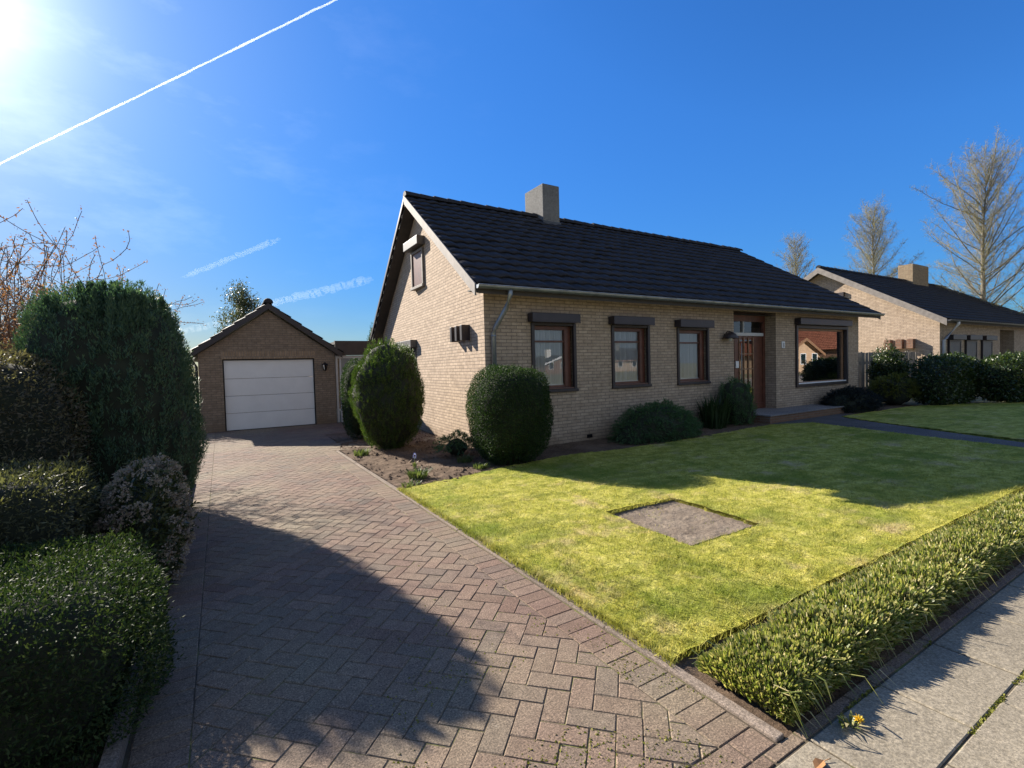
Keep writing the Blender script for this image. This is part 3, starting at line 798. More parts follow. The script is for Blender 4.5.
# timber deck, soffits and barge boards
b = MB()
slabq(b, (vx(7.04)+.03,7.06,EZ-.01), (rx(7.04)-.03,7.06,EZ-.01), (rx(RY)-.03,RY,RZ-.01), (vx(RY)+.03,RY,RZ-.01), .13)
slabq(b, (vx(RY)+.03,RY,RZ-.01), (rx(RY)-.03,RY,RZ-.01), (rx(BY)-.03,BY-.02,BZ-.01), (vx(BY)+.03,BY-.02,BZ-.01), .13)
b.build('soffit', M['soffit'], roof)
b = MB(); b.box(gx(7.45)-.30, 7.10, 2.800, rx(7.3)-.05, 7.448, 2.825); b.build('soffit', M['soffit'], roof)
b = MB(); b.box(gx(7.45)-.30, 7.085, 2.793, rx(7.3)-.05, 7.10, 2.86); b.build('fascia', M['dkbrown'], roof)
def barge(x_of, Ya, za, Yb, zb, out, m, w=.20, top=.018):
    b = MB()
    p = [(x_of(Ya), Ya, za+top), (x_of(Yb), Yb, zb+top)]
    th = .028*out
    q = []
    for (x, Y, z) in p: q += [(x, Y, z-w), (x, Y, z)]
    A0, A1, B0, B1 = q
    C = lambda v: (v[0]+th, v[1], v[2])
    b.hexa([A0, B0, C(B0), C(A0), A1, B1, C(B1), C(A1)]); return b.build('barge_board', m, roof)
barge(vx, 7.05, EZ, RY, RZ, -1, M['barge']); barge(vx, RY, RZ, BY, BZ, -1, M['dkbrown'], .10)
barge(rx, 7.05, EZ, RY, RZ, 1, M['barge']); barge(rx, RY, RZ, BY, BZ, 1, M['barge'])
b = MB(); half_gutter(b, (vx(7.0)-.01,6.985,EZ-.015), (rx(7.04)+.0,6.985,EZ-.015)); b.build('gutter', M['zinc'], H)
b = MB(); px = 4.17
b.tube([(px+.06,6.985,2.80),(px+.06,6.985,2.72),(px+.03,7.10,2.50),(px-.05,7.36,2.19),(px-.06,7.395,2.10),(px-.06,7.395,-.02)], .043, 12)
for z in (2.05, 1.1): b.tube([(px-.06,7.395,z-.015),(px-.06,7.395,z+.015)], .050, 12)
b.build('downpipe', M['zinc'], H)
# chimney on the ridge
b = MB(); b.bbox(7.60, 10.74, 5.0, 8.15, 11.62, 6.41, .015); ch = b.build('chimney', M['chimney'], roof)
b = MB(); b.bbox(7.575, 10.71, 5.30, 8.175, 11.64, 5.42, .01); b.build('lead_flashing', M['zinc_dark'], roof)
# windows
for k, w in enumerate(WIN): window(H, *w, 7.45, seed=k+3)
# big picture window
x0, x1, z0, z1 = BIG
b = MB(); frame_rect(b, x0-.01, x1+.01, z0, z1, 7.40, 7.50, .085); bw_ = b.build('window', M['dkbrown'], H)
bw_['label'] = 'large square picture window right of the door'
b = MB(); frame_rect(b, x0+.075, x1-.075, z0+.075, z1-.075, 7.51, 7.58, .065); b.build('frame', M['wood2'], bw_)
b = MB(); b.face([(x0+.1,7.545,z0+.1),(x1-.1,7.545,z0+.1),(x1-.1,7.545,z1-.1),(x0+.1,7.545,z1-.1)]); b.build('pane', M['glass_big'], bw_)
b = MB(); b.bbox(x0+.08, 7.42, z0+.085, x1-.08, 7.515, z0+.115, .006); b.build('sill', M['white'], bw_)
b = MB(); b.bbox(x0-.05, 7.265, z1+.005, x1-.02, 7.446, z1+.185, .012); b.build('shutter_box', M['shutter'], bw_)
# gable window and its shutter box (on the sunlit wall)
b = MB(); X = gx(11.1)
b.bbox(X-.075, 10.74, 3.50, X+.02, 10.80, 4.36, .006); b.bbox(X-.074, 11.46, 3.50, X+.02, 11.52, 4.36, .006)
b.bbox(X-.073, 10.80, 4.30, X+.02, 11.46, 4.36, .006); b.bbox(X-.10, 10.72, 3.45, X+.02, 11.54, 3.51, .006)
gw = b.build('window', M['barge'], H)
b = MB(); b.box(X-.045, 10.80, 3.51, X-.03, 11.46, 4.30); b.build('pane', M['wood'], gw)
b = MB(); b.bbox(X-.22, 10.66, 4.40, X-.01, 11.62, 4.60, .012); b.build('shutter_box', M['shutter_grey'], gw)
# half hidden ground floor window on the gable
b = MB(); X = gx(12.2); b.bbox(X-.06, 11.62, .95, X+.02, 12.8, 2.05, .01); g2 = b.build('window', M['dkbrown'], H)
b = MB(); b.bbox(X-.21, 11.55, 2.06, X-.01, 12.7, 2.25, .012); b.build('shutter_box', M['shutter_grey'], g2)
b = MB(); b.box(X-.075, 11.7, 1.03, X-.062, 12.72, 1.98); b.build('pane', M['glass_dark'], g2)
# three projecting boxes on the gable
for Y0 in (8.10, 8.37, 8.64):
    X = gx(Y0); b = MB(); b.bbox(X-.17, Y0, 2.02, X+.01, Y0+.085, 2.31, .008); b.build('vent_box', M['dkbrown'], H)
# front door in its recess
dx0, dx1, dz0, dz1, dd = DOOR; Y = 7.45+dd-.10
b = MB()
b.bbox(dx0, Y-.02, dz0, dx0+.07, Y+.08, dz1, .006); b.bbox(dx1-.10, Y-.02, dz0, dx1, Y+.08, dz1, .006)
b.bbox(dx0+.45, Y-.03, dz0, dx0+.62, Y+.08, 2.16, .006)
b.bbox(dx0+.07, Y-.021, dz1-.22, dx1-.10, Y+.08, dz1, .006)
b.bbox(dx0+.07, Y-.019, dz0, dx0+.45, Y+.08, dz0+.42, .006)
door = b.build('door', M['wood'], H)
b = MB(); b.bbox(dx0+.07, Y-.035, 2.16, dx1-.10, Y+.08, 2.245, .006); b.bbox(dx0+.86, Y-.02, 2.245, dx0+.89, Y+.05, dz1-.22, .004); b.build('transom_bar', M['whitefr'], door)
b = MB(); b.face([(dx0+.07,Y+.03,2.25),(dx1-.10,Y+.03,2.25),(dx1-.10,Y+.03,dz1-.22),(dx0+.07,Y+.03,dz1-.22)]); b.build('transom_pane', M['glass'], door)
b = MB(); b.box(dx0+.075, Y+.01, dz0+.42, dx0+.45, Y+.03, 2.158); b.build('side_light', M['frost'], door)
b = MB(); b.bbox(dx0+.625, Y+.0, dz0+.01, dx1-.105, Y+.05, 2.157, .006); b.bbox(dx0+.62, Y-.012, dz0+.0, dx1-.1, Y+.051, dz0+.16, .006)
lf = b.build('door_leaf', M['wood'], door)
b = MB()
for xx in (.70, .90, 1.10): b.box(dx0+xx, Y-.004, dz0+.32, dx0+xx+.13, Y+.01, 2.06)
b.build('glass_strip', M['glass_dark'], door)
b = MB()
for xx in (.655, .855, 1.055, 1.26): b.bbox(dx0+xx, Y-.030, dz0+.18, dx0+xx+.032, Y-.001, 2.12, .006)
for zz in (.85, 1.35, 1.75): b.bbox(dx0+.69, Y-.024, dz0+zz-.28, dx0+1.26, Y-.002, dz0+zz-.25, .005)
b.build('bar', M['wood2'], door)
b = MB(); b.tube([(dx0+.68,Y-.02,.55),(dx0+.68,Y-.075,.60),(dx0+.68,Y-.075,1.95),(dx0+.68,Y-.02,2.0)], .014, 8); b.build('handle', M['zinc'], door)
b = MB(); b.bbox(dx0+.475, Y-.055, 1.32, dx0+.60, Y-.028, 1.50, .008); b.build('bell_plate', M['white'], door)
b = MB(); b.bbox(dx0+.30, Y-.04, 1.34, dx0+.46, Y-.005, 1.46, .01); b.build('letterbox', M['blackmetal'], door)
# porch step
b = MB(); b.bbox(11.05, 6.585, -.05, 14.55, 7.445, .170, .01); st = b.build('porch', M['brick_red'], H)
b = MB(); 
for i in range(9): 
    xa = 11.03+i*.392; b.bbox(xa+.003, 6.562, .171, xa+.389, 7.0, .202, .005); b.bbox(xa+.003, 7.006, .171, xa+.389, 7.447, .202, .005)
b.build('paving_tile', M['step'], st)
b = MB(); b.bbox(10.98, 7.452, .15, 12.79, 7.86, .201, .004); b.build('threshold', M['step'], st)
# house number tile
b = MB(); b.bbox(13.05, 7.425, 1.82, 13.19, 7.447, 2.00, .006); nt_ = b.build('number_plate', M['whitesign'], H)
b = MB()
for cz_, ra in ((1.875, .027), (1.938, .022)):
    b.tube([(13.12+ra*math.sin(t*math.pi/6), 7.421, cz_+ra*1.1*math.cos(t*math.pi/6)) for t in range(13)], .0045, 5)
b.build('numeral', M['ink'], nt_)
# wall lamp with a wide shade left of the door
b = MB(); c_ = (10.62, 7.30, 2.16)
b.lathe(c_, [(.015,.06),(.05,.05),(.12,.0),(.19,-.10),(.185,-.11),(.11,-.02),(.02,.02)], 18); wl = b.build('wall_lamp', M['dkbrown'], H)
b = MB(); b.tube([(10.62,7.45,2.12),(10.62,7.38,2.24),(10.62,7.30,2.22)], .012, 8); b.lathe((10.62,7.445,2.12), [(.0,-.05),(.04,-.05),(.04,.05),(0,.05)], 12); b.build('bracket', M['blackmetal'], wl)
b = MB(); b.lathe((10.62,7.30,2.04), [(.0,-.05),(.03,-.04),(.045,0),(.03,.05),(.01,.09)], 12); b.build('bulb', M['whitesign'], wl)
# ventilation grille near the ground
b = MB(); b.bbox(6.20, 7.437, .05, 6.34, 7.449, .12, .004); b.build('air_brick', M['blackmetal'], H)

# ------------------------------------------------------------------ garage and flat roofed link
G_ = empty('garage', (1.2, 14.9, 0)); tag(G_, 'brown brick single garage with gabled roof at the end of the driveway', 'garage')
gx0, gx1, GY, GB = -.48, 2.90, 14.9, 21.0; gax, gez, grz = 1.2, 2.06, 3.43
gs = (grz-gez)/(gax+.72)
b = MB(); wall_holes(b, GY, gx0, gx1, -.05, 2.06, [(.06,2.34,-.049,1.915,.14)])
for xa, xb in ((gx0,.06),(.06,gax),(gax,2.34),(2.34,gx1)):
    zt = lambda x: grz-gs*abs(x-gax)-.20
    b.face([(xa,GY,2.06),(xb,GY,2.06),(xb,GY,max(2.06,zt(xb))),(xa,GY,max(2.06,zt(xa)))])
b.face([(gx0,GB,-.05),(gx0,GY,-.05),(gx0,GY,2.06),(gx0,GB,2.06)]); b.face([(gx1,GY,-.05),(gx1,GB,-.05),(gx1,GB,2.06),(gx1,GY,2.06)])
b.face([(gx1,GB,-.05),(gx0,GB,-.05),(gx0,GB,2.06),(gx1,GB,2.06)])
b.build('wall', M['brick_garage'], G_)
b = MB(); b.box(.06-.02, GY-.004, 1.917, 2.34+.02, GY+.05, 2.125); b.build('lintel', M['soldier'], G_)
b = MB(); frame_rect(b, .06, 2.34, -.02, 1.915, GY+.06, GY+.13, .03); gf = b.build('door_frame', M['blackmetal'], G_)
b = MB(); zz = [.0,.46,.925,1.39,1.885]
for k in range(4): b.bbox(.088, GY+.085, zz[k]+.004, 2.312, GY+.125, zz[k+1]-.004, .006)
b.build('garage_door', M['white'], G_)
gr = roof_slope((gax-1.92,GB+.1,gez), (gax-1.92,GY-.14,gez), (gax,GB+.1,grz), (gax,GY-.14,grz), seed=9)
r2 = roof_slope((gax+1.92,GY-.14,gez), (gax+1.92,GB+.1,gez), (gax,GY-.14,grz), (gax,GB+.1,grz), seed=10)
o_ = len(gr.v); gr.v += r2.v; gr.f += [tuple(i+o_ for i in f) for f in r2.f]; gr.u += r2.u; gr.sm += r2.sm
groof = gr.build('roof', M['tile'], G_)
b = MB(); ridge_caps(b, (gax,GY-.17,grz+.03), (gax,GB+.1,grz+.03)); b.build('ridge_tile', M['tile'], groof)
b = MB()
for s_ in (-1, 1):
    e = (gax+s_*1.90); q = [(e,GY-.12,gez+.0),(gax,GY-.12,grz-.005)]
    for (ya, yb, w_) in ((GY-.14, GY-.112, .15),):
        A, B = q
        b.hexa([(A[0],ya,A[2]-w_),(B[0],ya,B[2]-w_),(B[0],yb,B[2]-w_),(A[0],yb,A[2]-w_),(A[0],ya,A[2]+.01),(B[0],ya,B[2]+.01),(B[0],yb,B[2]+.01),(A[0],yb,A[2]+.01)])
b.build('barge_board', M['dkbrown'], groof)
b = MB()
for s_ in (-1, 1): slabq(b, (gax+s_*1.9,GY-.10,gez-.012), (gax,GY-.10,grz-.012), (gax,GB,grz-.012), (gax+s_*1.9,GB,gez-.012), .06)
b.build('soffit', M['soffit'], groof)
b = MB(); half_gutter(b, (gax-1.98,GB,gez-.02), (gax-1.98,GY-.12,gez-.02), .055); b.tube([(gax-1.96,GY+.3,2.0),(gax-1.80,GY+.3,1.85),(gx0-.05,GY+.3,1.72),(gx0-.05,GY+.3,0)], .035, 8)
b.build('gutter', M['zinc_dark'], G_)
# lantern right of the garage door
L_ = empty('wall_lantern', (2.61, GY, 1.70)); L_.parent = None
tag(L_, 'small black coach lantern on the garage wall right of the white door', 'lantern')
b = MB(); cx_ = (2.61, GY-.12, 1.66)
b.lathe(cx_, [(.0,.145),(.012,.13),(.02,.115),(.085,.075),(.10,.055),(.095,.05),(.0,.05)], 8, False); b.build('cap', M['blackmetal'], L_)
b = MB(); b.lathe(cx_, [(.058,.05),(.035,-.08),(.0,-.08)], 6, False); b.build('lamp_glass', M['glass_dark'], L_)
b = MB()
for k in range(6):
    a = k*math.pi/3; b.tube([(cx_[0]+.06*math.cos(a),cx_[1]+.06*math.sin(a),cx_[2]+.05),(cx_[0]+.037*math.cos(a),cx_[1]+.037*math.sin(a),cx_[2]-.08)], .006, 5)
b.tube([(cx_[0],GY,1.62),(cx_[0],GY-.07,1.60),(cx_[0],GY-.12,1.565)], .010, 6); b.lathe((cx_[0],cx_[1],cx_[2]-.10), [(0,-.03),(.02,-.015),(.038,.02)], 8)
b.bbox(cx_[0]-.03, GY-.012, 1.56, cx_[0]+.03, GY-.001, 1.70, .004); b.build('cage', M['blackmetal'], L_)
# flat-roofed link between garage and bungalow
K = empty('covered_passage', (3.7, 14.9, 0)); tag(K, 'flat-roofed passage with brown fascia and pale door linking garage and bungalow', 'passage')
b = MB(); b.bbox(2.93, 14.90, 1.99, 4.42, 14.95, 2.42, .006); b.build('fascia', M['fascia'], K)
b = MB(); b.box(2.93, 14.95, 2.32, 4.42, 20.5, 2.40); b.box(2.93, 14.96, 2.40, 4.42, 15.06, 2.425); b.build('roof', M['roof_felt'], K)
b = MB(); b.bbox(2.935, 14.97, .0, 3.00, 15.05, 1.985, .006); fr_ = b.build('door', M['whitefr'], K)
b = MB(); b.bbox(3.0, 14.969, 1.90, 4.30, 15.05, 1.985, .006); b.bbox(3.05, 14.971, .0, 3.10, 15.04, 1.90, .006); b.bbox(4.2, 14.97, 0, 4.30, 15.05, 1.9, .006); b.build('frame', M['whitefr'], fr_)
b = MB(); b.bbox(3.10, 14.99, .02, 4.2, 15.03, 1.90, .006); b.build('panel', M['greyp'], fr_)
b = MB(); b.box(2.93, 20.4, 0, 4.42, 20.5, 2.32); b.build('wall', M['brick_garage'], K)

# ------------------------------------------------------------------ neighbour's bungalow on the right
N_ = empty('bungalow', (24.3, 7.6, 0)); tag(N_, "neighbour's buff brick bungalow with sunlit gable wall beyond the laurel hedge", 'house')
ne, nr, nY0, nYr = 2.90, 5.73, 7.28, 11.95; ns = (nr-ne)/(nYr-nY0); nYb = 16.6; nxv, nxr = 24.0, 41.0
ngz = lambda Y: (ne+ns*(Y-nY0) if Y < nYr else nr-ns*(Y-nYr))-.17
b = MB(); wall_holes(b, 7.62, 24.38, 40.6, -.1, 2.82, [(31.5,33.6,.1,2.65,.8)]); b.build('wall', M['brick'], N_)
b = MB()
pf = [7.62, 9.5, nYr, 14.3, 16.2]
for i in range(4):
    a, c = pf[i], pf[i+1]
    b.face([(24.38,c,-.1),(24.38,a,-.1),(24.38,a,ngz(a)),(24.38,c,ngz(c))]); 
b.build('gable_wall', M['brick'], N_)
b = MB()
for i in range(4):
    a, c = pf[i], pf[i+1]
    b.face([(39.2,a,-.1),(39.2,c,-.1),(39.2,c,ngz(c)),(39.2,a,ngz(a))])
b.face([(24.38,16.2,-.1),(39.2,16.2,-.1),(39.2,16.2,ngz(16.2)),(24.38,16.2,ngz(16.2))]); b.build('wall', M['brick'], N_)
a_ = roof_slope((nxv,nY0,ne), (nxr,nY0,ne), (nxv,nYr,nr), (39.1,nYr,nr), seed=21); c_ = roof_slope((nxr-1,nYb,ne), (nxv,nYb,ne), (39.1,nYr,nr), (nxv,nYr,nr), seed=22)
o_ = len(a_.v); a_.v += c_.v; a_.f += [tuple(i+o_ for i in f) for f in c_.f]; a_.u += c_.u; a_.sm += c_.sm
nroof = a_.build('roof', M['tile_n'], N_)
b = MB(); ridge_caps(b, (nxv,nYr,nr+.03), (39.1,nYr,nr+.03)); b.build('ridge_tile', M['tile_n'], nroof)
roof_keep = roof; roof = nroof
nvx = lambda Y: nxv
barge(nvx, nY0, ne, nYr, nr, -1, M['barge'], .26); barge(nvx, nYr, nr, nYb, ne, -1, M['barge'], .26)
b = MB()
slabq(b, (nxv+.02,nY0+.02,ne-.01), (nxr-.1,nY0+.02,ne-.01), (39.0,nYr,nr-.01), (nxv+.02,nYr,nr-.01), .14)
slabq(b, (nxv+.02,nYr,nr-.01), (39.0,nYr,nr-.01), (39.0,nYb,ne-.01), (nxv+.02,nYb,ne-.01), .14); b.build('soffit', M['soffit'], nroof)
b = MB(); b.bbox(33.2, 11.55, 5.0, 35.3, 12.25, 6.66, .02); b.build('chimney', m_brick('chimney_brick', (.36,.27,.17), (.28,.20,.13), (.22,.19,.15)), nroof)
roof = roof_keep
b = MB(); half_gutter(b, (nxv-.02,nY0-.06,ne-.02), (nxr,nY0-.06,ne-.02), .07); b.build('gutter', M['zinc_dark'], N_)
b = MB(); b.tube([(24.95,7.22,2.82),(24.95,7.22,2.72),(24.62,7.5,2.2),(24.58,7.55,2.1),(24.58,7.55,0)], .055, 10); b.build('downpipe', M['whitefr'], N_)
for xw in (25.15, 27.0, 28.95):
    b = MB(); frame_rect(b, xw, xw+1.25, .9, 2.12, 7.54, 7.615, .07); nw = b.build('window', M['dkbrown'], N_)
    b = MB()
    for k in range(24): b.bbox(xw+.07, 7.555+.004*(k % 2), .97+k*.045, xw+1.18, 7.60, .97+(k+1)*.045-.003, .003)
    b.build('roller_shutter', M['shutter_grey'], nw)
    b = MB(); b.bbox(xw-.08, 7.40, 2.13, xw+1.35, 7.612, 2.33, .012); b.build('shutter_box', M['dkbrown'], nw)
b = MB(); b.bbox(31.52, 8.36, .1, 33.58, 8.41, 2.64, .01); nd = b.build('door', M['wood'], N_)
b = MB(); b.box(31.7, 8.345, .9, 32.3, 8.358, 2.1); b.build('pane', M['glass_dark'], nd)
for Y0 in (8.40, 8.78, 9.18):
    b = MB(); b.bbox(24.15, Y0, 1.83, 24.40, Y0+.22, 2.22, .008); b.build('vent_box', M['brick_red'], N_)
b = MB(); b.bbox(24.27, 11.0, 4.30, 24.39, 11.6, 4.50, .012); b.build('shutter_box', M['dkbrown'], N_)

# timber fence between the two plots
F_ = empty('board_fence', (18.5, 8.2, 0)); tag(F_, 'grey vertical board fence between the two bungalows', 'fence')
M['fence'] = m_plain('grey_board', (.20,.175,.15), .85, 0, .3, 6, .3)
b = MB(); x = 17.45; rr = random.Random(8)
while x < 23.9: b.bbox(x, 8.2+rr.uniform(0,.015), .02, x+.115, 8.235, 1.68+rr.uniform(-.012,.012), .004); x += .128
b.build('board_panel', M['fence'], F_)
for xp in (17.5, 19.4, 21.3, 23.2): b = MB(); b.bbox(xp, 8.24, 0, xp+.09, 8.33, 1.72, .006); b.build('post', M['fence'], F_)
b = MB(); b.box(17.45, 8.238, .4, 23.9, 8.27, .48); b.box(17.45, 8.238, 1.3, 23.9, 8.27, 1.38); b.build('rail', M['fence'], F_)

# ------------------------------------------------------------------ houses across the street (mirrored in the windows)
def across(name, label, x, y, w, d, eave, ridge, wallm, roofm, gable_front, white=False):
    h = empty(name, (x, y, 0)); tag(h, label, 'house')
    b = MB(); b.box(x-w/2, y-d, -.1, x+w/2, y, eave)
    if gable_front:
        b.face([(x-w/2,y,eave),(x+w/2,y,eave),(x,y,ridge)]); b.face([(x-w/2,y-d,eave),(x,y-d,ridge),(x+w/2,y-d,eave)])
    else:
        for s_ in (-1, 1): b.face([(x+s_*w/2,y,eave),(x+s_*w/2,y-d,eave),(x+s_*w/2,y-d/2,ridge)])
    b.build('wall', wallm, h)
    if gable_front:
        r_ = roof_slope((x+w/2+.4,y+.4,eave-.2), (x+w/2+.4,y-d-.4,eave-.2), (x,y+.4,ridge+.1), (x,y-d-.4,ridge+.1)); q = roof_slope((x-w/2-.4,y-d-.4,eave-.2), (x-w/2-.4,y+.4,eave-.2), (x,y-d-.4,ridge+.1), (x,y+.4,ridge+.1))
    else:
        r_ = roof_slope((x+w/2+.4,y+.4,eave-.2), (x-w/2-.4,y+.4,eave-.2), (x+w/2+.4,y-d/2,ridge+.1), (x-w/2-.4,y-d/2,ridge+.1)); q = roof_slope((x-w/2-.4,y-d-.4,eave-.2), (x+w/2+.4,y-d-.4,eave-.2), (x-w/2-.4,y-d/2,ridge+.1), (x+w/2+.4,y-d/2,ridge+.1))
    o2 = len(r_.v); r_.v += q.v; r_.f += [tuple(i+o2 for i in f) for f in q.f]; r_.u += q.u; r_.sm += q.sm
    ro = r_.build('roof', roofm, h)
    b = MB()
    if gable_front:
        for s_ in (-1, 1):
            b.hexa([(x,y+.40,ridge-.25),(x+s_*(w/2+.4),y+.40,eave-.5),(x+s_*(w/2+.4),y+.46,eave-.5),(x,y+.46,ridge-.25),(x,y+.40,ridge+.1),(x+s_*(w/2+.4),y+.40,eave-.18),(x+s_*(w/2+.4),y+.46,eave-.18),(x,y+.46,ridge+.1)])
    else: b.box(x-w/2-.4, y+.40, eave-.4, x+w/2+.4, y+.46, eave-.18)
    b.build('barge_board', M['white'] if white else M['wood2'], ro)
    b = MB(); b.bbox(x-w*.18, y-d*.5, ridge-.6, x-w*.18+1.0, y-d*.5+.8, ridge+1.3, .02); b.build('chimney', M['render'] if white else M['chimney'], ro)
    for k in range(3):
        xw = x-w/2+w*(k+.5)/3-.6
        b = MB(); frame_rect(b, xw, xw+1.2, .9, 2.2, y+.002, y+.06, .08); wn_ = b.build('window', M['white'], h)
        b = MB(); b.box(xw+.08, y+.004, .98, xw+1.12, y+.02, 2.12); b.build('pane', M['glass_dark'], wn_)
    return h
across('house', 'white trimmed gabled house opposite, seen in the first window', 57.0, -60, 8.5, 8, 2.2, 3.5, M['brick_red'], M['tile'], True, True)
across('house', 'low dark roofed brick house opposite, seen in the second window', 76.0, -60, 12, 8, 2.5, 4.9, M['brick'], M['tile'], False)
across('house', 'tan walled gabled house with orange roof across the street', 58.0, -15.5, 7.5, 9, 2.3, 3.9, M['tanwall'], M['tile_or'], True)
dh = across('house', 'big orange roofed house with white dormer across the street', 74.0, -16, 10.5, 11, 2.9, 8.2, M['brick_red'], M['tile_or'], True)
b = MB(); b.bbox(72.2, -16.6, 4.2, 73.8, -15.55, 5.8, .02); b.build('dormer', M['white'], dh)
# ------------------------------------------------------------------ planting helpers
def unit(v): return v/np.maximum(np.linalg.norm(v, axis=-1, keepdims=True), 1e-9)
def rnd_dirs(n, rng): return unit(rng.normal(size=(n, 3)))
class Lump:
    """smooth random bumps over direction space"""
    def __init__(s, seed, k=14, freq=4.0):
        r = np.random.default_rng(seed); s.w = r.normal(size=(k, 3))*freq; s.p = r.uniform(0, 6.28, k); s.a = r.uniform(.4, 1, k)/math.sqrt(k)
    def __call__(s, d): return np.sin(d @ s.w.T + s.p) @ s.a
def shell(n, rad, e, rng, lump=None, amp=.06, egg=0.0, low=-.98):
    """points + normals on a lumpy superellipsoid centred on the origin"""
    rad = np.array(rad, dtype=float); P = []; NN = []; got = 0
    while got < n:
        d = rnd_dirs(n*3, rng)
        r = (np.abs(d/rad)**e).sum(1)**(-1/e)
        p = d*r[:, None]
        nr = unit(np.sign(d)*np.abs(p/rad)**(e-1)/rad)
        wt = r**2/np.maximum((nr*d).sum(1), .15); keep = rng.uniform(0, 1, len(d)) < wt/np.quantile(wt, .97)
        keep &= p[:, 2] > low*rad[2]
        p, nr, d = p[keep], nr[keep], d[keep]
        if lump is not None: p = p*(1+amp*lump(d))[:, None]
        if egg: 
            f = 1+egg*(p[:, 2:3]/rad[2]); p = np.concatenate([p[:, :2]*f, p[:, 2:]], 1)
        P.append(p); NN.append(nr); got += len(p)
    return np.concatenate(P)[:n], np.concatenate(NN)[:n]
def leaf_quads(p, axis, nrm, L, Wd, rng, shape='leaf'):
    """pointed leaves: base p, along axis, facing nrm"""
    n = len(p); axis = unit(axis); side = unit(np.cross(axis, nrm)); 
    L = (L*rng.uniform(.5, 1.55, n))[:, None]; Wd = (Wd*rng.uniform(.7, 1.25, n))[:, None]
    up = np.cross(side, axis)
    if shape == 'tri': return np.stack([p-side*Wd/2, p+side*Wd/2, p+axis*L], 1)
    return np.stack([p, p+axis*L*.45+side*Wd/2, p+axis*L-up*L*.12, p+axis*L*.45-side*Wd/2], 1)
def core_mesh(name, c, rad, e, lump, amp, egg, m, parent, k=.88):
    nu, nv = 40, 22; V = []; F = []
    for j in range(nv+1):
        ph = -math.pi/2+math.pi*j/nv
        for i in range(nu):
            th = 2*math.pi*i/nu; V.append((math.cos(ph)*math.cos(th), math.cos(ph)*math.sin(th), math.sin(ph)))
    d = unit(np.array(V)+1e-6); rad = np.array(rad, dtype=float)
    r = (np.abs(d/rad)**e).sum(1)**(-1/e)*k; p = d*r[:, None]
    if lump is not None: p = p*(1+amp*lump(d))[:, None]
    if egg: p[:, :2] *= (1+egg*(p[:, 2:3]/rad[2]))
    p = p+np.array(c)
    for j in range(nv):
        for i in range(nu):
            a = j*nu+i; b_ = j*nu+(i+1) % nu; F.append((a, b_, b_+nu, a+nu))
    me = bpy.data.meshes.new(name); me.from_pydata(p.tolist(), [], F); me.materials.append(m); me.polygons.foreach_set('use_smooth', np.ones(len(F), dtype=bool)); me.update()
    return put(link(bpy.data.objects.new(name, me)), parent)

